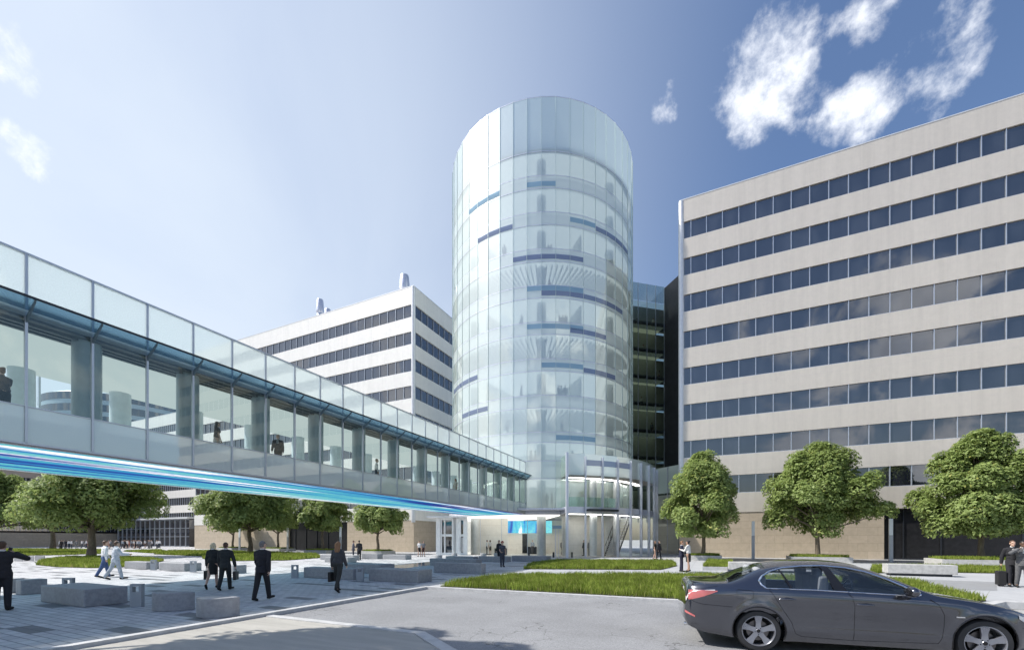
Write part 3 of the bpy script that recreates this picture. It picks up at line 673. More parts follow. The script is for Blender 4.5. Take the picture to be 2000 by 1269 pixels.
# ---------------------------------------------------------------- grass
m, t = newmat('grass_blades')
rnd = t.n('ShaderNodeNewGeometry').outputs['Random Per Island']
col = t.mix(rnd, (.15, .215, .03), (.37, .44, .10)); col = t.mix(t.ramp(rnd, .9, 1.0), col, (.42, .38, .16))
nz = t.n('ShaderNodeTexNoise', {0: coords(t), 'Scale': 1.3, 'Detail': 3.0})
col = t.n('ShaderNodeHueSaturation', {'Value': t.ramp(nz.outputs[0], .3, .7, .7, 1.25), 'Color': col}).outputs[0]
d = t.n('ShaderNodeBsdfDiffuse', {0: col}); tl = t.n('ShaderNodeBsdfTranslucent', {0: col})
t.out(t.n('ShaderNodeMixShader', {0: .4, 1: d.outputs[0], 2: tl.outputs[0]}).outputs[0]); grass_m = m
def inside(P, poly):
    x, y = P[:, 0], P[:, 1]; r = np.zeros(len(P), bool); n = len(poly)
    for i in range(n):
        x0, y0 = poly[i]; x1, y1 = poly[(i + 1) % n]
        if y0 == y1: continue
        c = ((y0 > y) != (y1 > y)) & (x < (x1 - x0) * (y - y0) / (y1 - y0) + x0); r ^= c
    return r
def grass_mesh(poly, n, h, z=0.0, wd=.012):
    a = np.array(poly); lo, hi = a.min(0), a.max(0)
    P = lo + (hi - lo) * RNG.random((int(n * 2.2), 2)); P = P[inside(P, poly)][:n]; n = len(P)
    ang = RNG.random(n) * 2 * PI; ln = RNG.random(n) * .55 * h; hh = h * (.5 + .5 * RNG.random(n) + .22 * (np.sin(P[:, 0] * 2.1 + 1.3 * np.sin(P[:, 1] * 1.7)) * np.sin(P[:, 1] * 2.6 + P[:, 0])) + .25 * RNG.random(n) ** 6); d2 = RNG.random(n) * 2 * PI
    V = np.zeros((n, 5, 3)); ww = wd * (.7 + .7 * RNG.random(n))
    for j, (s, f) in enumerate(((-1, 0), (1, 0), (.75, .55), (-.75, .55), (0, 1))):
        V[:, j, 0] = P[:, 0] + s * ww * np.cos(ang) + ln * f * f * np.cos(d2); V[:, j, 1] = P[:, 1] + s * ww * np.sin(ang) + ln * f * f * np.sin(d2); V[:, j, 2] = z + hh * f
    V = V.reshape(-1, 3); k = np.arange(n)[:, None] * 5
    F = np.concatenate([k + [[0, 1, 2]], k + [[0, 2, 3]], k + [[3, 2, 4]]])
    return np_mesh('grass', V, F, grass_m)
def lawn(poly, n, h, wd=.012, z=.0):
    sp = struct('lawn', MB().prism(poly, z - .02, z + .03), soil)
    g = mk('grass', grass_mesh(poly, n, h, z + .02, wd)); g['kind'] = 'stuff'; return g
def gp(pts): return [G(*p) for p in pts]
lawn([(-9.6, 13.95), (4.9, 14.15), (7.5, 17.7), (7.8, 24.2), (0, 24.0), (-9.0, 19.6), (-9.8, 16.2)], 62000, .27, .011)
lawn(gp([(1022, 1111), (1290, 1112.5), (1322, 1105), (1313, 1097), (1095, 1095), (1040, 1101)]), 26000, .27, .016)
lawn(gp([(1700, 1119), (1868, 1118), (1990, 1120), (1985, 1109), (1705, 1106)]), 13000, .28, .014)
lawn(gp([(70, 1103), (110, 1107), (180, 1109), (240, 1107.5), (300, 1099), (320, 1095), (290, 1091), (220, 1088), (130, 1089), (80, 1096)]), 24000, .3, .018)
lawn(gp([(-80, 1085), (30, 1085), (100, 1084), (200, 1081), (205, 1074), (100, 1072.5), (-80, 1072)]), 22000, .32, .04)
lawn(gp([(300, 1082), (395, 1086), (395, 1090), (410, 1095), (470, 1095), (560, 1094), (627, 1089), (620, 1083), (540, 1079), (400, 1076), (330, 1076)]), 24000, .32, .035)
lawn(gp([(241, 1076.5), (296, 1080), (325, 1077), (310, 1074)]), 5000, .3, .04)
# ---------------------------------------------------------------- trees
bark = plain('bark', (.16, .13, .095), .9, 0, .3, scale=6, bump=.6, bscale=18, stretch=(1, 1, .3))
def leafmat(name, c1, c2):
    m, t = newmat(name)
    rnd = t.n('ShaderNodeNewGeometry').outputs['Random Per Island']
    nz = t.n('ShaderNodeTexNoise', {0: coords(t), 'Scale': .9, 'Detail': 2.0})
    col = t.mix(t.math('ADD', t.math('MULTIPLY', rnd, .6), t.math('MULTIPLY', t.ramp(nz.outputs[0], .3, .7), .4)), c1, c2); col = t.mix(t.ramp(rnd, .93, 1.0), col, (.42, .42, .12))
    d = t.n('ShaderNodeBsdfPrincipled', {'Base Color': col, 'Roughness': .55, 'Specular IOR Level': .35}); tl = t.n('ShaderNodeBsdfTranslucent', {0: col})
    t.out(t.n('ShaderNodeMixShader', {0: .45, 1: d.outputs[0], 2: tl.outputs[0]}).outputs[0]); return m
leaf_a = leafmat('leaves', (.15, .21, .05), (.44, .54, .2))
def tree(label, loc, H, RC, zlow, seed, trunk_r=.16, nclump=80, nleaf=150, leaf=.2, prof='ovate', group='plaza trees', name='shade_tree', mat=None, sq=1.0):
    rg = np.random.default_rng(seed); root = thing(name, label, 'tree', loc, group=group)
    fz = rg.random(nclump) ** .85; ph = rg.random(nclump) * 2 * PI
    if prof == 'ovate': rp = np.where(fz < .28, .72 + .28 * np.sin(fz / .28 * PI / 2), np.cos((fz - .28) / .72 * PI / 2 * .90) ** .7)
    else: rp = np.where(fz < .3, .8 + .2 * np.sin(fz / .3 * PI / 2), np.sqrt(np.clip(1 - ((fz - .3) / .74) ** 2, 0, 1)))
    o3 = rg.random(3) * 6
    lob = 1 + .14 * np.sin(2 * ph + o3[0]) + .12 * np.sin(3 * ph + o3[1] + 4 * fz) + .10 * np.sin(5 * ph + o3[2])
    cr = .17 * RC * (.75 + .6 * rg.random(nclump)) + .18
    rad = np.maximum(0, RC * rp * lob * np.sqrt(.12 + .88 * rg.random(nclump)) - cr * .6)
    C = np.stack([rad * np.cos(ph), rad * np.sin(ph) * sq, zlow + .4 + fz * (H - zlow - .7)], 1)
    C[0] = (0, 0, H - .5)
    V = []; n = int(nleaf * 2.5); leaf *= .69
    for c, r in zip(C, cr):
        d = rg.normal(size=(n, 3)); d /= np.linalg.norm(d, axis=1)[:, None]
        d[:, 2] = np.where(d[:, 2] < -.6, -d[:, 2], d[:, 2])
        rr = r * (.45 + .6 * rg.random(n) ** .5)
        P = c + d * rr[:, None] * [1, 1, 1.15]
        out = (P - [0, 0, zlow + .3 * (H - zlow)]); out /= np.linalg.norm(out, axis=1)[:, None] + 1e-6
        nr = d * .55 + out * .45 + [0, 0, .55] + rg.normal(size=(n, 3)) * .42; nr /= np.linalg.norm(nr, axis=1)[:, None]
        a = np.cross(nr, rg.normal(size=(n, 3))); a /= np.linalg.norm(a, axis=1)[:, None] + 1e-6; b = np.cross(nr, a)
        s = leaf * (.6 + .7 * rg.random(n))[:, None]
        V.append(np.stack([P - a * s, P - b * s * .5 + nr * s * .12, P + a * s - nr * s * .15, P + b * s * .5 + nr * s * .12], 1))
    V = np.concatenate(V).reshape(-1, 3); F = np.arange(len(V)).reshape(-1, 4)
    mk('crown', np_mesh('crown', V, F, mat or leaf_a), root)
    tk = MB(); zt = zlow + .45 * (H - zlow); wb = rg.normal(size=(6, 2)) * .06
    pts = [(wb[i][0] * (i > 0), wb[i][1] * (i > 0), zt * i / 5) for i in range(6)]
    tk.path(pts, [trunk_r * (1.25 if i == 0 else 1 - .1 * i) for i in range(6)], 10)
    for j in rg.choice(nclump, min(26, nclump), replace=False):
        c = C[j]; z0 = zlow * .72 + (zt - zlow * .72) * min(1, max(0, (c[2] - zlow) / (H - zlow))) * .95; k = trunk_r * .42
        mid = (c[0] * .5, c[1] * .5, z0 + (c[2] - z0) * .42)
        tk.path([(0, 0, z0), mid, tuple(c)], [k, k * .62, k * .2], 6)
    tk.build('trunk', bark, root, smooth=50, world=False)
    return root
def gl(px, Y, z=0.0): return (*at(px, Y), z)
tree('broad pale green tree on the round lawn left, its crown touching the bridge underside', gl(178, 44.5), 9.3, 5.9, 3.0, 1, .36, 120, 170, .26, 'round')
tree('tree at the far left edge with its crown cut by the photo border', gl(-8, 56), 10.2, 4.6, 3.2, 2, .26, 80, 130, .27, 'round')
tree('slim trunked tree on the rear lawn directly behind the broad lawn tree', gl(103, 79), 9.2, 5.4, 4.2, 3, .4, 70, 120, .32, 'round')
tree('wide dense tree on the long lawn beneath the middle of the footbridge', gl(488, 57), 9.3, 5.9, 3.0, 4, .3, 110, 170, .27, 'round')
tree('small tree behind the wide dense tree, its thin trunk in front of the stone wall', gl(455, 76), 7.6, 3.6, 3.2, 5, .2, 45, 120, .28, 'round')
tree('small tree in shade before the dark loading opening, mostly hidden by two crowns', gl(543, 70), 7.2, 3.4, 3.2, 6, .2, 45, 120, .28, 'round')
tree('round tree in a low planter between the wide dense tree and the bench planter tree', gl(630, 59), 8.0, 3.7, 3.0, 7, .22, 75, 150, .26, 'round')
tree('neat round tree in the granite planter nearest the tower on the left side', gl(738, 54, .3), 6.4, 3.4, 2.3, 8, .19, 75, 150, .24, 'round')
tree('leftmost of the three pyramidal trees before the right office block', gl(1373, 39, .3), 8.9, 3.75, 1.75, 9, .17, 115, 190, .2)
tree('middle one of the three pyramidal trees, rising behind the car roof', gl(1597, 36, .3), 9.1, 3.95, 1.75, 10, .18, 120, 190, .2)
tree('largest pyramidal tree at the right edge before the dark opening', gl(1918, 31, .3), 9.0, 3.4, 1.6, 11, .18, 125, 200, .19)
tree('tall street tree beyond the left picture edge throwing leaf shadow on the sidewalk', (*xy(-13.0, 6.95), -.02), 13.8, 2.5, 7.4, 12, .2, 50, 110, .2, 'round')
# ---------------------------------------------------------------- granite benches, planters, bollards, posts
gran = plain('granite', (.30, .305, .32), .65, 0, .14, scale=9, bump=.15, bscale=120)
gran_l = plain('pale_granite', (.46, .455, .44), .65, 0, .14, scale=6, bump=.15, bscale=120)
GB = 'granite seat blocks on the plaza'
def corner_box(pxL, pxC, yC, pxR):
    a, b = G(pxC, yC)
    k = (pxL - 1000) / FPX; Y = b / (k * SN + CS); a0 = Y * (k * CS - SN)
    k = (pxR - 1000) / FPX; Y = a / (k * CS - SN); b1 = Y * (k * SN + CS)
    return a0, a, b, b1
def block(label, pxL, pxC, yC, pxR, h, m=None, name='granite_block', bmax=3.0, group=GB, cat='bench'):
    a0, a1, b0, b1 = corner_box(pxL, pxC, yC, pxR); b1 = min(b1, b0 + bmax)
    o = MB().box(a0, a1, b0, b1, 0, h).mesh('granite_block', m or gran)
    # recentre on its own base
    c = ((a0 + a1) / 2, (b0 + b1) / 2, 0)
    for v in o.vertices: v.co -= Vector(c)
    ob = mk(name, o); ob.location = c
    bv = ob.modifiers.new('bevel', 'BEVEL'); bv.width = .025; bv.segments = 2
    return tag(ob, label, cat, group), (a0, a1, b0, b1)
for args in (
    ('largest low granite block in the left foreground shade, beside the phoning man', 79, 164, 1186, 250, .49),
    ('granite block left of the largest block, partly behind the phoning man', 30, 41, 1161.5, 93, .5),
    ('rearmost shaded granite block at the far left, half hidden by the phoning man', 8, 18, 1158, 49, .5),
    ('sunlit granite block behind the two strolling men', 243, 286, 1111.5, 311, .45),
    ('longer sunlit granite block between two small lamp bollards', 311, 360, 1115.5, 394, .47),
    ('granite block seen just beyond the second briefcase carrier', 448, 456, 1120, 482, .45),
    ('long shaded granite block behind the woman with long brown hair', 593, 690, 1132, 712, .5),
    ('shaded granite block lying behind the lamp bollard at plaza centre', 650, 742, 1120.5, 771, .5),
    ('big shaded granite block right beside the kerb corner', 720, 816, 1138.5, 844, .54),
    ('sunlit granite block standing before the two men in conversation', 634, 679, 1098.5, 697, .42),
    ('low dark granite block just behind the sunlit one near the two talking men', 625, 690, 1094, 702, .45),
    ('sunlit granite bench to the right of the tree planter on the left', 748, 792, 1092.3, 804, .42),
    ('sunlit granite bench in front of the tree planter on the left', 706, 737, 1091.3, 748, .5),
    ('shaded long granite step nearest the lawn tip', 847, 940, 1121, 949, .56),
    ('shaded long granite step behind the one by the lawn tip', 839, 930, 1106.6, 941, .5),
    ('shaded granite step left of the red haired woman', 870, 926, 1096, 934, .42),
    ('dark granite bench right behind the red haired woman', 934, 990, 1097, 998, .44),
    ('dark granite bench in front of the entrance column', 999, 1068, 1096.6, 1076, .46),
    ('leftmost of three small pale granite seats by the left lawn', 27, 44, 1095.6, 45.5, .45),
    ('middle of three small pale granite seats by the left lawn', 46, 65, 1095.4, 66.5, .45),
    ('rightmost of three small pale granite seats by the left lawn', 67.5, 86, 1094.8, 88, .45),
): block(*args)
def planter(label, a0, a1, b0, b1, h, seed, n=2600):
    r = thing('tree_planter', label, 'planter', ((a0 + a1) / 2, (b0 + b1) / 2, 0), group='granite tree planters')
    mb = MB(); w_ = .18
    mb.box(a0, a1, b0, b0 + w_, 0, h); mb.box(a0, a1, b1 - w_, b1, 0, h); mb.box(a0, a0 + w_, b0 + w_ + .001, b1 - w_ - .001, 0, h); mb.box(a1 - w_, a1, b0 + w_ + .001, b1 - w_ - .001, 0, h)
    mb.build('wall', gran_l, r)
    MB().box(a0 + w_ + .002, a1 - w_ - .002, b0 + w_ + .002, b1 - w_ - .002, .02, h - .03).build('soil', soil, r)
    o = mk('grass', grass_mesh([(a0 + w_, b0 + w_), (a1 - w_, b0 + w_), (a1 - w_, b1 - w_), (a0 + w_, b1 - w_)], n, .26, h - .03, .02), r)
    o.location = (-(a0 + a1) / 2, -(b0 + b1) / 2, 0); o['kind'] = 'stuff'
def around(px, Y, da, db, h, label, seed):
    a, b = at(px, Y); planter(label, a - da, a + da, b - db, b + db, h, seed)
around(738, 54, 1.7, 1.3, .42, 'granite planter around the neat round tree left of the tower', 1)
around(1376, 39, 1.4, 1.2, .42, 'pale planter around the leftmost pyramidal tree', 2)
around(1597, 36, 2.1, 1.3, .42, 'planter around the middle pyramidal tree behind the car roof', 3)
planter('long pale planter around the largest pyramidal tree at the right', 14.6, 21.5, 39.7, 42.6, .47, 4, 5000)
around(630, 59, 2.1, 1.3, .4, 'planter below the round tree beneath the footbridge', 5)
around(543, 70, 2.3, 1.5, .4, 'planter below the small shaded tree before the loading opening', 6)
around(455, 76, 2.2, 1.5, .4, 'planter below the small tree by the stone wall', 7)
def bench(label, a0, a1, b0, b1, h):
    r = thing('concrete_bench', label, 'bench', ((a0 + a1) / 2, b0, 0), group='long concrete benches on the right')
    MB().box(a0, a1, b0, b1, .12, h).build('seat', gran_l, r, bevel=.02)
    MB().box(a0 + .15, a1 - .15, b0 + .15, b1 - .1, 0, .121).build('plinth', dark_m, r)
bench('long beige concrete bench in front of the largest pyramidal tree, right of the car roof', 8.25, 10.95, 28.2, 29.0, .58)
bench('long beige concrete bench seen above the car boot', .9, 5.2, 27.7, 28.5, .55)
pb = thing('raised_lawn', 'small raised grass bed with white kerb left of the bench above the car boot', 'planter', (*G(1405, 1108), 0))
pts = gp([(1372, 1113), (1421, 1114), (1432, 1101), (1382, 1100)])
MB().prism(pts, 0, .22).build('kerb', kerb_m, pb)
g = mk('grass', grass_mesh([(p[0] * .97 + pb.location.x * .03, p[1] * .97 + pb.location.y * .03) for p in pts], 5000, .24, .21, .014), pb); g.location = (-pb.location.x, -pb.location.y, 0); g['kind'] = 'stuff'
# curved seats
def cseat(label, px, py, rr, a0, a1, h, wid):
    c = G(px, py)
    mb = MB(); n = 14; pl = []
    for i in range(n + 1): a = a0 + (a1 - a0) * i / n; pl.append((math.cos(a) * rr, math.sin(a) * rr))
    for i in range(n, -1, -1): a = a0 + (a1 - a0) * i / n; pl.append((math.cos(a) * (rr - wid), math.sin(a) * (rr - wid)))
    cxm = sum(p[0] for p in pl) / len(pl); cym = sum(p[1] for p in pl) / len(pl)
    mb.prism([(p[0] - cxm, p[1] - cym) for p in pl], 0, h); me = mb.mesh('curved_seat', gran, 35)
    r = mk('curved_bench', me); r.location = (*c, 0)
    b = r.modifiers.new('bevel', 'BEVEL'); b.width = .02; b.segments = 2; b.limit_method = 'ANGLE'
    return tag(r, label, 'bench', 'curved granite seats')
cseat('curved granite seat right of the lamp bollard, left of its twin', 338, 1190, .62, R(-125), R(0), .47, .45)
cseat('curved granite seat nearest the white kerb', 425, 1203, .58, R(-125), R(0), .47, .42)
for px, py, r_, h, lb in ((857, 1092.3, .32, .42, 'leftmost'), (888, 1087.5, .28, .42, 'second'), (944, 1086.3, .34, .35, 'third'), (970, 1087, .3, .4, 'fourth')):
    o = MB().lathe([(0, 0), (r_ * .96, 0), (r_, .03), (r_, h - .03), (r_ * .96, h), (0, h)], n=24).build('granite_stool', gran, None, smooth=40)
    o.location = (*G(px, py), 0); tag(o, f'{lb} from left of the small round granite stools before the lobby', 'stool', 'small round granite stools')
# lamp bollards: slab with an opening near the top
bo = MB(); bo.box(-.15, .15, -.06, .06, 0, .41); bo.box(-.15, -.085, -.06, .06, .411, .57); bo.box(.085, .15, -.06, .06, .411, .57); bo.box(-.15, .15, -.06, .06, .571, .63)
bol = bo.mesh('post', plain('bollard_steel', (.34, .37, .41), .4, .4, .06)); lmp = MB().box(-.08, .08, -.05, .05, .558, .5695).mesh('lamp', white)
for px, py, lb in ((268, 1184, 'lamp bollard at the right end of the largest granite block'), (134, 1166, 'lamp bollard peeping over the largest granite block'), (300, 1112.8, 'small lamp bollard before the first sunlit block, farthest left in the sun'),
                   (377.5, 1116.3, 'lamp bollard at the end of the longer sunlit block'), (576, 1127.8, 'lamp bollard standing alone between the walking man and the brown haired woman'), (703, 1134.5, 'lamp bollard between two long shaded blocks near plaza centre')):
    b = thing('lamp_bollard', lb, 'bollard', (*G(px, py), 0), R(28), 'low lamp bollards')
    mk('post', bol, b); mk('lamp', lmp, b)
for px, lb in ((1033, 'left'), (1081, 'middle'), (1117, 'right')):
    o = MB().lathe([(0, 0), (.1, 0), (.1, .55), (0, .56)], n=14).build('bollard', dark_m); o.location = (*G(px, 1088), 0)
    tag(o, f'{lb} one of three short dark bollards before the lobby', 'bollard', 'short dark bollards')
# tall light posts
def lpost(label, px, Y, h=3.55):
    r = thing('light_post', label, 'lamp post', (*at(px, Y), 0), group='square light posts')
    MB().box(-.13, .13, -.09, .09, 0, h * .62).build('post', MATS['bollard_steel'], r, world=False, bevel=.01)
    MB().box(-.125, .125, -.085, .085, h * .62 + .001, h).build('lamp_head', plain('lamp_glass', (.72, .78, .82), .2, .1, .04) if 'lamp_glass' not in MATS else MATS['lamp_glass'], r, world=False, bevel=.01)
lpost('square light post between the leftmost and middle pyramidal trees', 1471, 39.6); lpost('square light post at the edge of the dark opening on the right', 1740, 34.8)
lpost('square light post before the stone wall left of the wide dense tree trunk', 468, 66); lpost('light post in front of the dark loading opening beneath the bridge', 562, 62); lpost('light post standing behind the woman with long brown hair', 665, 58)
# ---------------------------------------------------------------- people
skin = {'fair': plain('skin_fair', (.56, .36, .27), .55, 0, .06), 'tan': plain('skin_tan', (.42, .26, .18), .55, 0, .06), 'dark': plain('skin_dark', (.13, .075, .05), .5, 0, .06)}
CM = {}
def cloth(c):
    if c not in CM: CM[c] = plain('cloth_%d' % len(CM), c, .85, 0, .22, scale=7, bump=.5, bscale=26)
    return CM[c]
hairm = {k: plain('hair_' + k, c, .5, 0, .3, scale=40, stretch=(1, 1, .2)) for k, c in dict(black=(.012, .01, .01), brown=(.10, .05, .028), blond=(.80, .66, .42), red=(.28, .06, .03), grey=(.16, .15, .15), auburn=(.22, .11, .05)).items()}
leather = plain('black_leather', (.012, .012, .014), .4, 0, .2)
eye_m = plain('eye', (.03, .02, .02), .2)
def solidify(mb, vox, ratio, name, m, parent, smooth_it=2):
    """fuse overlapping limbs into one continuous surface"""
    me = bpy.data.meshes.new('t'); me.from_pydata(mb.v, [], mb.f); o = bpy.data.objects.new('t', me); COL.objects.link(o)
    r = o.modifiers.new('r', 'REMESH'); r.mode = 'VOXEL'; r.voxel_size = vox
    if smooth_it: q = o.modifiers.new('s', 'SMOOTH'); q.iterations = smooth_it; q.factor = .5
    if ratio < 1: d = o.modifiers.new('d', 'DECIMATE'); d.ratio = ratio
    dg = bpy.context.evaluated_depsgraph_get(); res = bpy.data.meshes.new_from_object(o.evaluated_get(dg), depsgraph=dg)
    bpy.data.objects.remove(o); bpy.data.meshes.remove(me)
    res.name = name; res.materials.clear(); res.materials.append(m)
    res.polygons.foreach_set('use_smooth', [True] * len(res.polygons)); res.update()
    return mk(name, res, parent)
DEF = dict(h=1.76, sk='fair', top='suit', topc=(.022, .022, .028), legc=(.02, .02, .026), leg='trousers', shirt=(.75, .75, .75), hair='black', hairlen='short', shoe=(.012, .012, .012),
           legs=(0, 0, 0, 0), armL=(4, 12, 8), armR=(4, 12, 8), lean=2, head=0, bag=None, bagside='R', female=False, heels=False, vox=.012, heading=0.0)
def person(label, loc, facing, group=None, **kw):
    """facing: direction of the gaze in site axes (radians). legs = hip/knee degrees right, left; arms = swing, elbow, spread"""
    P = dict(DEF); P.update(kw); s = P['h'] / 1.76; vox = P['vox']; fem = P['female']
    root = thing('person', label, 'person', loc, facing - PI / 2, group)
    V = Vector; D = R
    shw = .165 if fem else .19; hw = .088
    def legpts(side, th, kn):
        hip = V((side * hw, 0, .92)); a = D(th); b = D(th - kn)
        k = hip + V((side * .012, math.sin(a), -math.cos(a))) * .435; f = k + V((0, math.sin(b), -math.cos(b))) * .405
        pit = D(th - kn) * .75
        if P['heels']: pit -= D(24)
        toe = f + V((side * .03, math.cos(pit) * .175, -.055 + math.sin(pit) * .17)); heel = f + V((0, -.045, -.05))
        return hip, k, f, toe, heel
    LR = legpts(1, *P['legs'][:2]); LL = legpts(-1, *P['legs'][2:])
    drop = min(min(q[3].z, q[4].z) for q in (LR, LL)) - .03
    ln = D(P['lean']); piv = V((0, 0, .95))
    def tor(p):
        p = V(p) - piv; return piv + V((p.x, p.y * math.cos(ln) + p.z * math.sin(ln), p.z * math.cos(ln) - p.y * math.sin(ln)))
    neck = tor((0, -.005, 1.50)); hc = tor((0, .022, 1.635)); hy = D(P['head'])
    HM = Matrix.Rotation(hy, 3, 'Z')
    def arm(side, sw, el, ab):
        sh = tor((side * shw, 0, 1.40)); a = D(sw); e = D(sw + el); q = D(ab)
        d1 = V((side * math.sin(q), math.sin(a) * math.cos(q), -math.cos(a) * math.cos(q))); e1 = sh + d1 * .285
        q2 = q * (.35 if el < 60 else -1.22 if el > 100 else -1.0)
        d2 = V((side * math.sin(q2), math.sin(e) * math.cos(q2), -math.cos(e) * math.cos(q2))); w = e1 + d2 * .25
        return sh, e1, w, d2
    AR = arm(1, *P['armR']); AL = arm(-1, *P['armL'])
    T = lambda p: (V(p) - V((0, 0, drop))) * s
    # ---- body: one continuous surface
    b = MB()
    def cp(mb, p, r0, q, r1): mb.cap(T(p), r0 * s, T(q), r1 * s, 10)
    hr = .92 if fem else 1.0
    b.ell(T(hc + HM @ V((0, -.012, .028))), .076 * s * hr, .096 * s, .088 * s, 14, 10); b.ell(T(hc + HM @ V((0, .018, -.042))), .058 * s * hr, .068 * s, .076 * s, 12, 8)
    b.cap(T(hc + HM @ V((0, .084, .018))), .010 * s, T(hc + HM @ V((0, .104, -.022))), .015 * s, 8)              # nose
    b.ell(T(hc + HM @ V((0, .080, -.068))), .026 * s, .016 * s, .011 * s, 8, 6); b.ell(T(hc + HM @ V((0, .070, -.098))), .026 * s, .022 * s, .02 * s, 8, 6)    # mouth, chin
    for e in (-1, 1): b.ell(T(hc + HM @ V((e * .078 * hr, -.008, -.008))), .012 * s, .022 * s, .034 * s, 8, 6); b.ell(T(hc + HM @ V((e * .034, .072, .03))), .026 * s, .016 * s, .012 * s, 8, 6)
    cp(b, neck + V((0, -.01, -.05)), .06 * hr, hc + V((0, -.012, -.03)), .052 * hr)
    cp(b, tor((-.085 * hr, 0, 1.355)), .086 * hr, tor((.085 * hr, 0, 1.355)), .086 * hr); cp(b, tor((-.07, 0, 1.25)), .095 * hr, tor((.07, 0, 1.25)), .095 * hr)
    cp(b, tor((-.05, 0, 1.08)), .095 * hr, tor((.05, 0, 1.08)), .095 * hr); cp(b, V((-.075, -.005, .94)), .095, V((.075, -.005, .94)), .095); cp(b, tor((0, 0, 1.0)), .11, tor((0, 0, 1.3)), .10)
    if fem:
        for e in (-1, 1): b.ell(T(tor((e * .075, .085, 1.29))), .06 * s, .055 * s, .06 * s, 8, 6)
    for L in (LR, LL):
        cp(b, L[0], .085, L[1], .055); cp(b, L[1], .054, L[1] * .55 + L[2] * .45 + V((0, -.014, 0)), .05); cp(b, L[1] * .55 + L[2] * .45 + V((0, -.014, 0)), .05, L[2], .036)
        cp(b, L[2], .036, L[3], .026); cp(b, L[2], .036, L[4], .03)
    for side, A in ((1, AR), (-1, AL)):
        sh, e1, w, d2 = A
        cp(b, tor((side * shw * .4, 0, 1.42)), .055, sh, .046); cp(b, sh, .047, e1, .038); cp(b, e1, .038, w, .026)
        u = d2.cross(V((side, 0, 0))); u = u.normalized() if u.length > .01 else V((0, 1, 0))       # towards the thumb
        inn = V((-side, 0, 0)); pc = w + d2 * .045
        b.cap(T(w + d2 * .01), .024 * s, T(w + d2 * .075 + u * .012), .02 * s, 8); b.cap(T(w + d2 * .02 - u * .012), .02 * s, T(w + d2 * .075 - u * .02), .017 * s, 8)
        for j, fl_ in enumerate((.066, .074, .069, .054)):
            p0 = w + d2 * .085 + u * (.027 - .018 * j); p1 = p0 + (d2 * .85 + inn * .35).normalized() * fl_ * .55; p2 = p1 + (d2 * .45 + inn * .85).normalized() * fl_ * .5
            b.cap(T(p0), .0095 * s, T(p1), .0085 * s, 6); b.cap(T(p1), .0085 * s, T(p2), .0075 * s, 6)
        q0 = w + d2 * .035 + u * .022; q1 = q0 + (u * .75 + d2 * .6 + inn * .25).normalized() * .038; q2 = q1 + (d2 * .85 + inn * .5).normalized() * .03
        b.cap(T(q0), .0115 * s, T(q1), .010 * s, 6); b.cap(T(q1), .010 * s, T(q2), .0085 * s, 6)
    solidify(b, min(vox, .011) if vox < .02 else vox, 1, 'body', skin[P['sk']], root, 1)
    # ---- upper clothing
    c = MB(); g = .022 if P['top'] in ('suit', 'blazer') else .014
    def cc(p, r0, q, r1): c.cap(T(p), (r0 + g) * s, T(q), (r1 + g) * s, 12)
    cc(tor((-.09 * hr, 0, 1.345)), .086 * hr, tor((.09 * hr, 0, 1.345)), .086 * hr); cc(tor((-.075, 0, 1.25)), .097 * hr, tor((.075, 0, 1.25)), .097 * hr)
    cc(tor((-.055, 0, 1.1)), .094 * hr, tor((.055, 0, 1.1)), .094 * hr); cc(tor((0, 0, 1.05)), .108, tor((0, 0, 1.3)), .10); cc(tor((0, 0, 1.42)), .07, tor((0, -.01, 1.475)), .048)
    hem = {'suit': .84, 'blazer': .93, 'shirt': .99, 'dress': .95, 'tee': .96}[P['top']]
    cc(V((-.085, -.005, hem + .09)), .088, V((.085, -.005, hem + .09)), .088); cc(V((-.06, 0, hem + .16)), .094, V((.06, 0, hem + .16)), .094)
    if P['top'] == 'suit': c.tube(T((0, -.005, hem - .03)), T((0, -.005, hem + .14)), .168 * s, .15 * s, 16)
    if fem:
        for e in (-1, 1): c.ell(T(tor((e * .072, .09, 1.29))), .068 * s, .058 * s, .066 * s, 8, 6)
    short = P['top'] in ('tee', 'dress')
    for side, A in ((1, AR), (-1, AL)):
        sh, e1, w, d2 = A
        cc(tor((side * shw * .4, -.005, 1.425)), .055, sh, .044)
        if short: cc(sh, .052, sh * .5 + e1 * .5, .05)
        else: cc(sh, .047, e1, .04); cc(e1, .044, w - d2 * .012, .031)
    solidify(c, max(vox, .014), 1, {'suit': 'jacket', 'blazer': 'jacket', 'shirt': 'shirt', 'dress': 'dress_top', 'tee': 'top'}[P['top']], cloth(P['topc']), root)
    if P['top'] in ('suit', 'blazer') and vox < .02:
        k = MB(); k.lathe([(.058, -.02), (.066, .0), (.064, .03), (.056, .032)], T(neck + V((0, -.004, .0))), 14); k.obox(T(tor((0, .118, 1.36))), .07 * s, .03 * s, .17 * s, 0, -.25); k.build('shirt', cloth(P['shirt']), root, 50, world=False)
        k = MB(); k.obox(T(tor((0, .136, 1.34))), .03 * s, .012 * s, .18 * s, 0, -.25)
        if not fem: k.build('tie', cloth((.03, .03, .05)), root, world=False)
    # ---- legs
    if P['leg'] == 'trousers':
        t_ = MB()
        def ct(p, r0, q, r1): t_.cap(T(p), r0 * s, T(q), r1 * s, 12)
        ct(V((-.075, -.005, .95)), .108, V((.075, -.005, .95)), .108)
        for L in (LR, LL):
            ct(L[0], .102, L[1], .078); ct(L[1], .077, L[2] + (L[1] - L[2]) * .08, .064); ct(L[2] + (L[1] - L[2]) * .08, .064, L[2] - (L[1] - L[2]).normalized() * .04 + V((0, .008, 0)), .056)
        solidify(t_, max(vox, .014), 1, 'trousers', cloth(P['legc']), root)
    else:
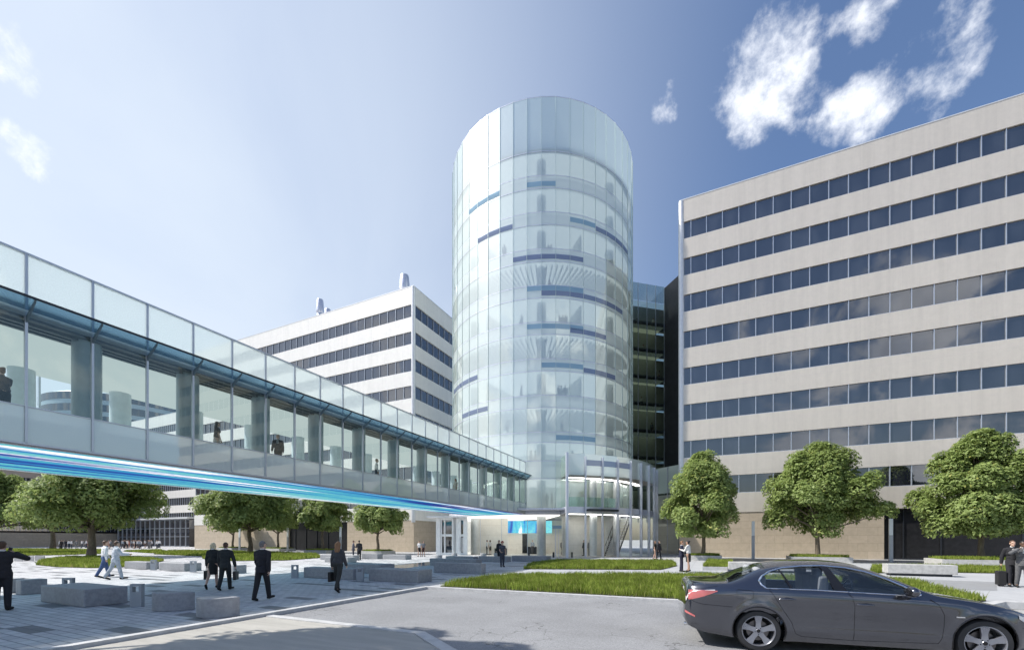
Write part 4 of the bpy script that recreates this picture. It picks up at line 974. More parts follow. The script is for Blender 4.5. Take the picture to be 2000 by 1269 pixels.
        t_ = MB(); hemz = .52 if P['leg'] == 'skirt' else .45
        kx = (LR[1] + LL[1]) / 2
        pr = [(.118, 1.05), (.145, .93), (.152, .8), (.142, .66), (.135, hemz + .02), (.12, hemz)]
        n = 18; vs = []
        for r_, z_ in pr:
            f = max(0, (.95 - z_) / .45)
            for i in range(n): a = 2 * PI * i / n; vs.append(T((kx.x * f + r_ * math.cos(a) * 1.08, kx.y * f * .9 + r_ * math.sin(a) * (.86 + .5 * f * abs(math.sin(D(P['legs'][0] - P['legs'][2])))), z_)))
        fs = [(j * n + i, (j + 1) * n + i, (j + 1) * n + (i + 1) % n, j * n + (i + 1) % n) for j in range(len(pr) - 1) for i in range(n)]
        t_.add(vs, fs + [list(range(n))]); t_.build('skirt', cloth(P['legc']), root, 60, world=False)
    # ---- shoes
    for L in (LR, LL):
        sh_ = MB(); sh_.cap(T(L[4] + V((0, .0, .012))), .046 * s, T((L[3] + L[4]) / 2 + V((0, .01, .008))), .046 * s, 10); sh_.cap(T((L[3] + L[4]) / 2 + V((0, .01, .008))), .046 * s, T(L[3] + V((0, .02, .0))), .039 * s, 10)
        if P['heels']: sh_.tube(T(L[4] + V((0, -.01, 0))), T((L[4].x, L[4].y - .01, L[4].z - .06)), .02 * s, .008 * s, 8)
        if vox < .02: solidify(sh_, .013, 1, 'shoe', cloth(P['shoe']), root)
        else: sh_.build('shoe', cloth(P['shoe']), root, 60, world=False)
    # ---- hair, eyes
    hmb = MB(); hp = lambda x, y, z: T(hc + HM @ V((x, y, z)))
    hmb.ell(hp(0, -.024, .046), .083 * s * hr, .098 * s, .084 * s, 14, 10); hmb.ell(hp(0, -.05, .0), .076 * s * hr, .066 * s, .085 * s, 12, 8)
    hl = P['hairlen']
    if hl == 'long':
        for x in (-.05, 0, .05): hmb.cap(hp(x, -.058, .02), .058 * s, hp(x * 1.25, -.092, -.2), .042 * s, 10); hmb.cap(hp(x * 1.25, -.092, -.2), .045 * s, hp(x * .8, -.105, -.33), .022 * s, 8)
    if hl == 'bob':
        for x in (-.056, 0, .056): hmb.cap(hp(x, -.045, .02), .05 * s, hp(x * 1.2, -.05, -.11), .04 * s, 10)
    if hl == 'bun': hmb.ell(hp(0, -.115, .07), .05 * s, .05 * s, .05 * s, 10, 8)
    if hl == 'afro': hmb.ell(hp(0, -.035, .06), .115 * s, .115 * s, .105 * s, 12, 8)
    solidify(hmb, max(vox, .014), 1, 'hair', hairm[P['hair']], root)
    if vox < .02:
        for e in (-1, 1): ey = MB(); ey.ell(hp(e * .034, .081, .018), .013 * s, .008 * s, .007 * s, 8, 6); ey.build('eye', eye_m, root, 60, world=False)
        lp_ = MB(); lp_.ell(hp(0, .0905, -.066), .022 * s, .006 * s, .007 * s, 8, 6); lp_.build('lips', plain('lips', (.4, .16, .14), .5) if 'lips' not in MATS else MATS['lips'], root, 60, world=False)
    # ---- things carried (stand in the hand, things of their own)
    hand = {'R': AR, 'L': AL}[P['bagside']]; pt = hand[2] + hand[3] * .12
    M = Matrix.Translation(loc) @ Matrix.Rotation(facing - PI / 2, 4, 'Z')
    if P['bag'] in ('brief', 'tote', 'case'):
        lab = P['baglabel']; w3 = M @ T(pt)
        bg_ = thing('briefcase' if P['bag'] != 'case' else 'suitcase', lab, 'bag', w3, facing - PI / 2 + (R(8) if P['bag'] == 'brief' else 0), None)
        k = MB()
        if P['bag'] == 'case':
            z0 = -w3[2] + .05; z1 = z0 + .56; k.box(-.12, .12, -.19, .19, z0, z1); k.build('shell', cloth((.014, .014, .016)), bg_, world=False, bevel=.03)
            h_ = MB(); h_.path([(0, -.1, z1), (0, -.1, .0), (0, .1, .0), (0, .1, z1)], .012, 6); h_.build('handle', dark_m, bg_, world=False)
            for yy in (-.15, .15): w_ = MB(); w_.lathe([(0, -.03), (.05, -.03), (.05, .03), (0, .03)], (0, yy, z0 - .0), 12, 'x' if False else 'y'); w_.build('wheel', leather, bg_, world=False)
        else:
            bh = .30 if P['bag'] == 'brief' else .33; k.box(-.05, .05, -.2, .2, -.10 - bh, -.08); k.build('case', leather, bg_, world=False, bevel=.018)
            h_ = MB(); h_.path([(0, -.075, -.085), (0, -.06, -.01), (0, .06, -.01), (0, .075, -.085)], .011, 6); h_.build('handle', leather, bg_, world=False)
    if P['bag'] == 'phone':
        w3 = M @ T(pt + V((0, .0, .01))); ph_ = thing('phone', P['baglabel'], 'phone', w3, facing)
        MB().obox((0, 0, 0), .016, .07, .14, 0, .3).build('case', leather, ph_, world=False)
    return root
FWD = YAW + PI / 2                                   # looking away from the viewpoint
def gz(px, py): return (*G(px, py), .0)
SUIT = (.020, .020, .026)
person('man in a dark suit with his back turned, phoning at the left picture edge', gz(4, 1192), FWD + R(36), h=1.80, armR=(60, 118, 45), legs=(2, 2, -3, 3), head=-10, bag='phone', baglabel='dark mobile phone at the ear of the man at the left edge', topc=(.024, .022, .026), hair='brown')
person('man in a white shirt and blue jeans strolling on the sunlit plaza', gz(204, 1127), FWD + R(-28), h=1.80, top='shirt', topc=(.78, .78, .79), legc=(.06, .10, .22), legs=(-17, 10, 15, 4), armR=(-12, 20, 8), armL=(14, 30, 8), hair='brown')
person('man in a pale grey suit walking beside the one in white shirt and jeans', gz(226, 1131), FWD + R(-32), h=1.78, topc=(.50, .53, .58), legc=(.40, .43, .48), legs=(15, 4, -19, 12), armR=(30, 60, 6), armL=(-10, 20, 8), hair='brown')
person('blond woman in a black jacket and skirt walking away with a briefcase', gz(416, 1150), FWD + R(14), h=1.68, female=True, heels=True, top='blazer', leg='skirt', topc=(.022, .026, .026), legc=(.015, .017, .018), legs=(9, 4, -15, 22), hair='blond', hairlen='bob', bag='brief', bagside='L', baglabel='black briefcase in the left hand of the blond woman', armL=(2, 6, 12))
person('person in a dark suit with short brown hair walking right beside the blond woman', gz(440, 1152), FWD + R(10), h=1.74, topc=(.026, .03, .03), legc=(.022, .025, .025), legs=(12, 4, -13, 12), hair='brown', bag='brief', bagside='R', baglabel='wide black briefcase in the right hand beside the blond woman', armR=(4, 8, 16))
person('grey haired man in a black suit striding across the shaded plaza', gz(512, 1172), FWD + R(-2), h=1.80, topc=(.016, .016, .022), legc=(.016, .016, .02), legs=(15, 4, -13, 6), armR=(-14, 14, 8), armL=(16, 22, 8), hair='grey', head=-16)
person('woman with long brown hair in a grey trouser suit carrying a black bag', gz(660, 1156), FWD + R(-6), h=1.72, female=True, heels=True, top='blazer', topc=(.055, .055, .062), legc=(.032, .034, .032), legs=(-15, 12, 14, 4), hair='auburn', hairlen='long', bag='tote', bagside='L', baglabel='black handbag of the woman with long brown hair', armL=(-2, 8, 12), armR=(12, 16, 8))
person('woman with big red hair facing us on the plaza before the lobby', gz(981, 1106.5), FWD + PI + R(15), h=1.72, female=True, top='tee', topc=(.07, .075, .09), legc=(.05, .055, .075), legs=(3, 2, -3, 3), hair='red', hairlen='afro', vox=.02, armR=(8, 60, 6))
person('man in a dark jacket standing just behind the red haired woman', gz(975, 1096), FWD + PI + R(-40), h=1.80, topc=(.015, .015, .018), hair='black', vox=.022)
person('man in a grey suit chatting, left of the pair by the sunlit block', gz(690, 1091), FWD + R(-70), h=1.76, topc=(.12, .12, .15), legc=(.07, .07, .09), vox=.02, armR=(20, 70, 6), hair='brown')
person('man in a black suit chatting, right of the pair by the sunlit block', gz(701.5, 1093), FWD + R(25), h=1.78, vox=.02, armL=(20, 80, 6))
person('woman in a white top and black skirt walking by the vestibule', gz(819, 1086.5), FWD + PI, h=1.70, female=True, top='tee', topc=(.7, .7, .7), leg='skirt', legc=(.015, .015, .015), hair='brown', vox=.022, legs=(12, 6, -12, 8))
person('woman in a patterned grey top just right of the white topped one by the vestibule', gz(827, 1086.5), FWD + PI + .4, h=1.70, female=True, top='tee', topc=(.2, .2, .22), leg='skirt', legc=(.05, .02, .02), hair='black', hairlen='long', vox=.022, legs=(-12, 6, 12, 8))
person('woman with fair hair in a dark dress strolling past the glass porch', gz(1279, 1092), FWD + PI + R(50), h=1.70, female=True, top='tee', topc=(.03, .025, .02), leg='skirt', legc=(.02, .02, .02), hair='auburn', hairlen='bob', vox=.02, legs=(10, 5, -10, 6))
person('woman with black hair in a dark suit beside the fair haired one at the porch', gz(1287, 1092), FWD + PI + R(30), h=1.72, female=True, hair='black', hairlen='long', vox=.02, legs=(-10, 6, 12, 4))
person('man in a navy suit facing his companion between the two right lawns', gz(1331, 1116), FWD + PI + R(62), h=1.76, topc=(.018, .022, .05), legc=(.014, .016, .035), hair='auburn', vox=.014, armR=(24, 78, 4), armL=(10, 60, 6), legs=(4, 2, -3, 2))
person('woman in a white blouse and short black skirt talking to the navy suited man', gz(1344.5, 1117), FWD + R(42), h=1.72, female=True, heels=True, top='shirt', topc=(.74, .73, .70), leg='skirt', legc=(.02, .024, .022), hair='black', hairlen='bun', sk='tan', vox=.014, armL=(26, 80, 4), legs=(6, 4, -5, 4))
person('man in a black suit and tie pulling a suitcase at the right edge', gz(1977, 1145), FWD + PI + R(-34), h=1.80, topc=(.018, .018, .022), hair='brown', legs=(6, 2, -8, 6), armR=(-10, 10, 14), bag='case', bagside='R', baglabel='black wheeled suitcase beside the suited man at the right edge', head=8)
person('man in a grey suit on the phone, cut by the right picture edge', gz(1997, 1147), FWD + PI + R(-30), h=1.78, topc=(.11, .11, .115), legc=(.12, .12, .125), sk='dark', hair='black', armR=(60, 118, 42), legs=(-8, 6, 8, 2))
# on the footbridge
BZ = 5.46
def bp_(px, a): return (a, a * (SN * (px - 1000) / FPX + CS) / (CS * (px - 1000) / FPX - SN), BZ)
person('woman with tied brown hair in a dark top on the footbridge at the left edge', bp_(5, -19.9), FWD + R(70), h=1.72, female=True, top='tee', topc=(.07, .06, .07), hair='auburn', hairlen='bun', armR=(26, 80, 4), armL=(26, 70, 4))
person('dark haired woman in a black tee walking on the footbridge', bp_(423, -20.2), FWD + R(-40), h=1.70, female=True, top='tee', topc=(.02, .02, .022), leg='skirt', legc=(.45, .42, .40), hair='black', hairlen='long', vox=.016)
person('man in an open dark suit on the footbridge facing the plaza', bp_(543, -20.2), FWD + PI + R(20), h=1.78, topc=(.04, .036, .04), hair='black', vox=.016, armR=(8, 20, 8))
person('man in a white shirt on the footbridge near its middle', bp_(735, -20.2), FWD + R(-70), h=1.76, top='shirt', topc=(.75, .75, .75), legc=(.05, .06, .09), hair='brown', vox=.018)
person('woman in a pale dress on the footbridge close to the tower', bp_(890, -20.2), FWD + PI + R(-30), h=1.68, female=True, top='dress', topc=(.6, .58, .55), leg='skirt', legc=(.6, .58, .55), hair='brown', hairlen='long', vox=.02)
# small figures: a few prototypes, copied
protos = []
for i, kw in enumerate((dict(), dict(top='shirt', topc=(.75, .75, .76), legc=(.04, .05, .07)), dict(female=True, top='tee', topc=(.6, .6, .6), leg='skirt', legc=(.05, .05, .05), hairlen='bob', hair='brown'),
                        dict(top='shirt', topc=(.3, .34, .4), legc=(.08, .08, .09), legs=(18, 4, -18, 10)), dict(female=True, top='dress', topc=(.45, .2, .17), leg='skirt', legc=(.3, .12, .1), hairlen='long'),
                        dict(topc=(.22, .22, .23), legc=(.18, .18, .18), legs=(20, 4, -20, 8)))):
    protos.append(person('x', (0, 0, 0), 0, vox=.03, **kw))
used = set()
def fig(k, loc, rz, label, group):
    o = protos[k] if k not in used else copy_tree(protos[k]); used.add(k)
    o.location = loc; o.rotation_euler = (0, 0, rz); o['label'] = label; o['group'] = group; return o
LG = 'visitors inside the lobby'
for k, px, Y, lb in ((1, 951, 50.6, 'left one of two visitors chatting by the left lobby wall'), (2, 957.5, 50.8, 'right one of two visitors chatting by the left lobby wall'),
                     (3, 1040, 53.4, 'visitor walking past the reception desk below the video screen'), (5, 1098, 50.5, 'visitor striding right of the entrance column'),
                     (0, 1141, 47.5, 'dark figure on the left just inside the pavilion glass'), (5, 1152, 47.8, 'dark figure on the right just inside the pavilion glass')):
    fig(k, (*at(px, Y), .04), random.uniform(0, 6.3), lb, LG)
fig(0, (*at(1068, 47.4), 5.25), 1.0, 'man in dark clothes on the upper entrance floor above the canopy', 'visitors on the upper entrance floor')
fig(4, (*at(1078, 47.4), 5.25), 2.0, 'woman in red clothes on the upper entrance floor above the canopy', 'visitors on the upper entrance floor')
TG = 'people on the tower floors'
for k, px, z, lb in ((1, 985, 33.6, 'light clad figure at the left of the third tower floor from the top'), (5, 1071, 33.6, 'left one of two people on the third tower floor from the top'), (1, 1077, 33.6, 'right one of two people on the third tower floor from the top'),
                     (4, 1073, 29.6, 'lone woman under the topmost ribbed tower ceiling'), (3, 1019, 25.6, 'lone man at the left of the floor with the standing group of three'),
                     (0, 1093, 25.6, 'left one of the dark trio on the fifth tower floor from the top'), (5, 1099, 25.6, 'middle one of the dark trio on the fifth tower floor from the top'), (0, 1105, 25.6, 'right one of the dark trio on the fifth tower floor from the top'),
                     (2, 1075, 21.6, 'lone figure beneath the middle ribbed tower ceiling'), (5, 1018, 17.6, 'dark figure at the left of the seventh tower floor from the top'),
                     (0, 1091, 17.6, 'left one of three people on the seventh tower floor from the top'), (3, 1097, 17.6, 'middle one of three people on the seventh tower floor from the top'), (0, 1104, 17.6, 'right one of three people on the seventh tower floor from the top'),
                     (2, 991, 13.6, 'figure at the left under the lowest ribbed tower ceiling'), (3, 1097, 13.6, 'figure at the right under the lowest ribbed tower ceiling'),
                     (1, 1037, 10.2, 'left one of two people on the lowest round tower floor'), (2, 1046, 10.2, 'right one of two people on the lowest round tower floor'), (4, 1118, 10.2, 'lone person at the right of the lowest round tower floor')):
    fig(k, (*at(px, 48.6), z), random.uniform(0, 6.3), lb, TG)
KG = 'people in the dark glazed link'
for k, px, z, lb in ((1, 1244, 34.6, 'left pale figure on the top floor of the glazed link'), (2, 1276, 34.6, 'right pale figure on the top floor of the glazed link'), (1, 1256, 30.55, 'pale figure on the second floor from the top of the link'),
                     (2, 1288, 26.5, 'figure at the right on the third floor from the top of the link'), (1, 1253, 22.45, 'standing figure on the fourth floor from the top of the link'), (3, 1273, 18.4, 'figure on the fifth floor from the top of the link'), (1, 1246, 14.35, 'figure on the sixth floor from the top of the link')):
    fig(k, (*at(px, 66.5), z - .14), random.uniform(0, 6.3), lb, KG)
rg = random.Random(5)
for i in range(46):
    px = rg.uniform(112, 172) if i < 12 else rg.uniform(212, 312)
    fig(rg.choice((1, 1, 2, 3, 4, 5, 0)), (*at(px, rg.uniform(84, 97)), .0), rg.uniform(0, 6.3), 'one of the many distant visitors gathered before the dark glazed entrance hall', 'distant crowd at the glazed entrance hall')
# ---------------------------------------------------------------- dark grey saloon car
def interp(tab):
    xs = np.array([p[0] for p in tab]); ys = np.array([p[1] for p in tab])
    # monotone cubic
    d = np.diff(ys) / np.diff(xs); mm = np.zeros(len(xs)); mm[1:-1] = np.where(d[:-1] * d[1:] > 0, 2 * d[:-1] * d[1:] / (d[:-1] + d[1:] + 1e-12), 0); mm[0] = d[0]; mm[-1] = d[-1]
    def f(x):
        x = min(max(x, xs[0]), xs[-1]); i = min(max(int(np.searchsorted(xs, x)) - 1, 0), len(xs) - 2); h = xs[i + 1] - xs[i]; u = (x - xs[i]) / h
        return float((2 * u**3 - 3 * u**2 + 1) * ys[i] + (u**3 - 2 * u**2 + u) * h * mm[i] + (-2 * u**3 + 3 * u**2) * ys[i + 1] + (u**3 - u**2) * h * mm[i + 1])
    return f
zt = interp([(0, .62), (.02, .80), (.05, .98), (.085, 1.075), (.13, 1.10), (.45, 1.105), (.66, 1.115), (.80, 1.165), (1.0, 1.265), (1.3, 1.385), (1.7, 1.455), (2.1, 1.472), (2.45, 1.45), (2.75, 1.385), (3.05, 1.25), (3.3, 1.11), (3.5, 1.01), (3.62, .985), (4.0, .925), (4.35, .845), (4.6, .755), (4.75, .665), (4.84, .54)])
zb = interp([(0, .46), (.08, .34), (.4, .24), (1.0, .19), (4.0, .19), (4.5, .20), (4.75, .23), (4.84, .36)])
Wd = interp([(0, .60), (.03, .70), (.12, .80), (.35, .865), (.9, .905), (1.6, .918), (2.6, .922), (3.6, .912), (4.1, .89), (4.4, .835), (4.62, .73), (4.76, .58), (4.84, .42)])
zs = interp([(0, .56), (.05, .82), (.12, .93), (.4, .985), (1.0, 1.015), (1.8, 1.0), (2.6, .975), (3.3, .945), (3.65, .91), (4.0, .86), (4.35, .775), (4.6, .675), (4.84, .48)])
def wside(x, z):
    b, s = zb(x), zs(x); W = Wd(x); f = max(0, (s - z) / max(.05, s - b))
    w = W * (1 - .035 * f ** 1.5 - .02 * (1 - min(1, f * 4)) ** 2)
    if z < b + .16: w -= .05 * ((b + .16 - z) / .16) ** 2
    w += .010 * math.exp(-((z - .37) / .035) ** 2) * min(1, max(0, (x - 1.3) / .3)) * min(1, max(0, (3.75 - x) / .3))     # sill crease
    w -= .012 * math.exp(-((z - .56) / .11) ** 2) * min(1, max(0, (x - 1.3) / .5)) * min(1, max(0, (3.8 - x) / .5))      # hollow flank
    for ax in (1.12, 4.0):                                                                                                # flared arches
        r = math.hypot(x - ax, z - .345); w += .022 * math.exp(-((r - .40) / .07) ** 2)
    return w
def wtop(x, zn):
    yb = wside(x, zs(x)) * .985; return yb * (1 - .27 * zn * min(1, (zt(x) - zs(x)) / .35)) * max(0.0, 1 - zn ** 7) ** (1 / 2.3)
def wall(x, z):
    return wside(x, z) if z <= zs(x) else wtop(x, min(.999, (z - zs(x)) / max(.01, zt(x) - zs(x))))
XS = sorted(set([round(.0 + .012 * i, 4) for i in range(10)] + [round(.12 + (4.72 - .12) * i / 120, 4) for i in range(121)] + [4.745, 4.77, 4.79, 4.81, 4.825, 4.835, 4.84]))
ZN = [0, .06, .14, .24, .36, .48, .6, .7, .78, .85, .9, .935, .96, .978, .99, .997, 1.0]
def loft(off=0.0, x0=0.0, x1=4.84, low=None, closed=True):
    mb = MB(); rings = []
    for x in [q for q in XS if x0 - 1e-6 <= q <= x1 + 1e-6]:
        half = []; b = zb(x) + off
        if low is None: half.append((0.0, b)); M1 = 16; zz = [b + (zs(x) - b) * j / M1 for j in range(M1)]
        else: zz = [zs(x) - low]
        for z in zz: half.append((wside(x, z) - off, z))
        for zn in ZN:
            z = zs(x) + (zt(x) - off - zs(x)) * zn; half.append((max(0, wtop(x, zn) - off) if zn < 1 else 0.0, z))
        full = [(x, -y, z) for y, z in half] + [(x, y, z) for y, z in half[::-1][1:]]
        if low is None: full = full[:-1]
        rings.append(full)
    n = len(rings[0]); mb.v = [p for r in rings for p in r]; fs = []
    for i in range(len(rings) - 1):
        for k in range(n if low is None else n - 1):
            fs.append((i * n + k, i * n + (k + 1) % n, (i + 1) * n + (k + 1) % n, (i + 1) * n + k))
    if closed and low is None: fs += [list(range(n))[::-1], list(range((len(rings) - 1) * n, len(rings) * n))]
    mb.f = [list(f)[::-1] for f in fs]; mb.m = [0] * len(fs); return mb
def temp(mb):
    o = bpy.data.objects.new('t', mb.mesh('t', [])) if False else None
    me = bpy.data.meshes.new('t'); me.from_pydata(mb.v, [], mb.f); bm = bmesh.new(); bm.from_mesh(me); bmesh.ops.recalc_face_normals(bm, faces=bm.faces); bm.to_mesh(me); bm.free()
    o = bpy.data.objects.new('t', me); COL.objects.link(o); return o
m, t = newmat('car_paint')
fl = t.n('ShaderNodeTexNoise', {0: coords(t), 'Scale': 900.0, 'Detail': 1.0})
p = t.n('ShaderNodeBsdfPrincipled', {'Base Color': t.mix(fl.outputs[0], (.085, .088, .105), (.12, .125, .145)), 'Metallic': .9, 'Roughness': .15, 'Coat Weight': 1.0, 'Coat Roughness': .02, 'Coat IOR': 1.6})
t.out(p); paint = m
rubber = plain('rubber', (.018, .018, .019), .75, 0, .2); chrome = plain('chrome', (.75, .76, .78), .16, .95, .03); alloy = plain('alloy', (.36, .37, .41), .3, .75, .06)
black_g = plain('gloss_black', (.012, .012, .014), .12, 0, .1); redlamp = plain('red_lamp', (.50, .13, .13), .15, 0, .15, coat=1); clearlamp = plain('clear_lamp', (.78, .76, .77), .12, .1, .06, coat=1)
cglass = glass('car_glass', (.86, .9, .93), .09, .05, (.2, .22, .25)); seat_m = plain('grey_seat', (.34, .35, .37), .8, 0, .1)
(ra, rb) = at(1481, 7.22); (fa, fb) = at(1912, 6.36)
# axle points are the wheel centres on the car's middle line
hd = math.atan2(fb - rb, fa - ra)
ZR = -.034; CK = 1.035
CAR = thing('parked_car', 'dark grey saloon car in profile on the asphalt at the lower right', 'car', (0, 0, ZR), hd)
CAR.location = (ra - math.cos(hd) * 1.12 * CK - math.sin(hd) * .86 * CK, rb - math.sin(hd) * 1.12 * CK + math.cos(hd) * .86 * CK, ZR); CAR.scale = (CK, CK, CK)
# side windows (x, z)
win = [(1.23, 1.035), (1.17, 1.085), (1.145, 1.15), (1.20, 1.215), (1.33, 1.295), (1.52, 1.352), (1.8, 1.385), (2.1, 1.395), (2.4, 1.37), (2.65, 1.315), (2.9, 1.215), (3.1, 1.11), (3.27, .995), (3.2, .985), (2.6, 1.008), (1.9, 1.032)]
body = temp(loft()); cut = []
for ax in (1.12, 4.0):
    c = MB()
    n = 44; vs = [(ax + .385 * math.cos(2 * PI * i / n), y, .345 + .385 * math.sin(2 * PI * i / n)) for y in (-1.2, -.56) for i in range(n)]; c.add(vs, [list(range(n)), list(range(n, 2 * n))[::-1]] + [(i, i + n, (i + 1) % n + n, (i + 1) % n) for i in range(n)]); cut.append(temp(c))
    c = MB(); vs = [(x, -y, z) for x, y, z in vs]; c.add(vs, [list(range(n)), list(range(n, 2 * n))[::-1]] + [(i, i + n, (i + 1) % n + n, (i + 1) % n) for i in range(n)]); cut.append(temp(c))
cav = loft(.045, .80, 3.40); cav.v = [(x, y * .985, max(z, .62)) for x, y, z in cav.v]; cut.append(temp(cav))
wm_ = MB(); n = len(win); wm_.add([(x, -1.3, z) for x, z in win] + [(x, 1.3, z) for x, z in win], [list(range(n)), list(range(n, 2 * n))[::-1]] + [(i, i + n, (i + 1) % n + n, (i + 1) % n) for i in range(n)]); cut.append(temp(wm_))
ws = MB(); ws.prism([(3.40, -.64), (3.46, -.3), (3.48, 0), (3.46, .3), (3.40, .64), (2.66, .53), (2.60, 0), (2.66, -.53)], 1.03, 2.0); cut.append(temp(ws))
rw = MB(); rw.prism([(.76, -.60), (.72, 0), (.76, .60), (1.30, .50), (1.34, 0), (1.30, -.50)], 1.125, 2.0); cut.append(temp(rw))
for c in cut:
    b_ = body.modifiers.new('b', 'BOOLEAN'); b_.object = c; b_.operation = 'DIFFERENCE'; b_.solver = 'EXACT'
dg = bpy.context.evaluated_depsgraph_get(); me = bpy.data.meshes.new_from_object(body.evaluated_get(dg), depsgraph=dg)
for o in [body] + cut: bpy.data.objects.remove(o)
me.name = 'body'; me.materials.clear(); me.materials.append(paint); me.polygons.foreach_set('use_smooth', [True] * len(me.polygons)); me.set_sharp_from_angle(angle=R(32))
mk('body', me, CAR)
gmb = loft(.014, .70, 3.5, low=.03, closed=False); gmb.build('window_glass', cglass, CAR, smooth=60, world=False)
def L(x, z, off=.0, side=-1): return (x, side * (wall(x, z) + off), z)
def dens(poly, step=.03, closed=True):
    out = []; N = len(poly)
    for i in range(N if closed else N - 1):
        a, b = poly[i], poly[(i + 1) % N]; k = max(1, int(math.dist(a, b) / step)); out += [(a[0] + (b[0] - a[0]) * j / k, a[1] + (b[1] - a[1]) * j / k) for j in range(k)]
    if not closed: out.append(poly[-1])
    return out
sp_ = win[0:12] + [(3.25, 1.01)]
for side in (-1, 1):
    MB().path([L(x, z, .002, side) for x, z in dens(win[:13], .03, False)], .0155, 6).build('window_trim', chrome, CAR, 50, world=False)
    MB().path([L(x, z, .002, side) for x, z in dens([(3.27, .992), (3.2, .983), (2.6, 1.004), (1.9, 1.028), (1.23, 1.033)], .04, False)], .008, 6).build('sill_trim', chrome, CAR, 50, world=False)
    # centre and rear pillars
    def patch(name, xs, zlo, zhi, m_, off=.003, nz=8):
        mb = MB(); k = len(xs)
        for x0_, za, zc in zip(xs, zlo, zhi):
            for j in range(nz + 1): z = za + (zc - za) * j / nz; mb.v.append(L(x0_, z, off, side))
        for i in range(k - 1):
            for j in range(nz): a = i * (nz + 1) + j; mb.f.append([a, a + nz + 1, a + nz + 2, a + 1] if side < 0 else [a, a + 1, a + nz + 2, a + nz + 1]); mb.m.append(0)
        return mb.build(name, m_, CAR, 40, world=False)
    def pillar(name, xb, xt, wb_, wt_, z0, z1, m_):
        mb = MB(); nz = 10
        for j in range(nz + 1):
            f = j / nz; z = z0 + (z1 - z0) * f; xc = xb + (xt - xb) * f; hw_ = (wb_ + (wt_ - wb_) * f) / 2
            for x in (xc - hw_, xc + hw_): mb.v.append(L(x, z, -.002, side))
        for j in range(nz): a = j * 2; mb.f.append([a, a + 1, a + 3, a + 2] if side < 0 else [a, a + 2, a + 3, a + 1]); mb.m.append(0)
        return mb.build(name, m_, CAR, 40, world=False)
    pillar('door_pillar', 2.26, 2.10, .17, .10, 1.02, 1.39, black_g); pillar('quarter_bar', 1.60, 1.46, .035, .03, 1.035, 1.33, black_g)
    # shut lines
    for nm, pl in (('rear_door_seam', [(1.27, 1.02), (1.33, .93), (1.46, .70), (1.585, .50), (1.60, .44), (1.64, .33), (1.72, .29)]), ('door_seam', [(2.34, 1.0), (2.395, .93), (2.42, .80), (2.42, .5), (2.41, .27)]),
                   ('front_door_seam', [(3.36, .94), (3.46, .86), (3.52, .72), (3.52, .55), (3.50, .40), (3.46, .30)]), ('bumper_seam', [(.07, .83), (.16, .76), (.30, .73), (.74, .71)]), ('sill_seam', [(1.72, .288), (2.4, .268), (3.46, .298)]), ('nose_seam', [(4.45, .57), (4.63, .575), (4.74, .585)]),
                   ('wing_seam', [(.17, .98), (.34, 1.0), (.52, 1.04)])):
        MB().path([L(x, z, -.0005, side) for x, z in dens(pl, .03, False)], .0042, 5).build(nm, black_g, CAR, 50, world=False)
    MB().path([L(x, z, -.0005, side) for x, z in dens([(.80, .86), (.80, .99), (.82, 1.0), (1.02, .99), (1.04, .97), (1.04, .87), (1.02, .85), (.82, .85)], .03)], .003, 5, closed=True).build('fuel_flap_seam', black_g, CAR, 50, world=False)
    for x, z in ((1.52, .87), (2.56, .825)):
        h_ = MB(); h_.path([L(x - .11, z, .004, side), L(x - .07, z + .004, .03, side), L(x + .07, z + .004, .03, side), L(x + .12, z, .004, side)], [.012, .017, .017, .010], 8); h_.build('door_handle', paint, CAR, 60, world=False)
        q = MB(); q.ell(L(x, z + .012, -.012, side), .075, .016, .026, 14, 8); q.build('handle_recess', black_g, CAR, 60, world=False)
    xs = [.035 + i * .04 for i in range(13)]
    patch('tail_lamp', xs, [.785 + .17 * (i / 12) ** 1.3 for i in range(13)], [.955 + .012 * min(1, i / 6) for i in range(13)], redlamp, .006)
    patch('indicator_lamp', xs[:12], [.956 + .011 * min(1, i / 6) for i in range(12)], [zs(x) - .006 for x in xs[:12]], clearlamp, .0055, 3)
    patch('reflector', [.02 + i * .03 for i in range(6)], [.56 - .012 * i for i in range(6)], [.60 - .014 * i for i in range(6)], redlamp, .006, 2)
    xs = [4.40 + i * .03 for i in range(13)]
    patch('headlight', xs, [.70 - .0102 * i - .05 * math.sin(i / 12 * PI) for i in range(13)], [zs(x) - .012 for x in xs], clearlamp, .006)
    mr = MB(); b0 = L(3.12, 1.0, .0, side)
    mr.obox((3.10, side * (abs(b0[1]) + .055), .985), .10, .12, .03); mr.ell((3.09, side * (abs(b0[1]) + .16), 1.055), .075, .115, .075, 16, 10); mr.build('door_mirror', paint, CAR, 50, world=False)
    MB().ell((3.03, side * (abs(b0[1]) + .16), 1.055), .022, .1, .062, 14, 8).build('mirror_glass', black_g, CAR, 50, world=False)
    pillar('mirror_triangle', 3.20, 3.16, .12, .02, .985, 1.06, black_g)
    MB().obox(L(3.70, .70, .004, side), .10, .006, .018).build('side_badge', chrome, CAR, world=False)
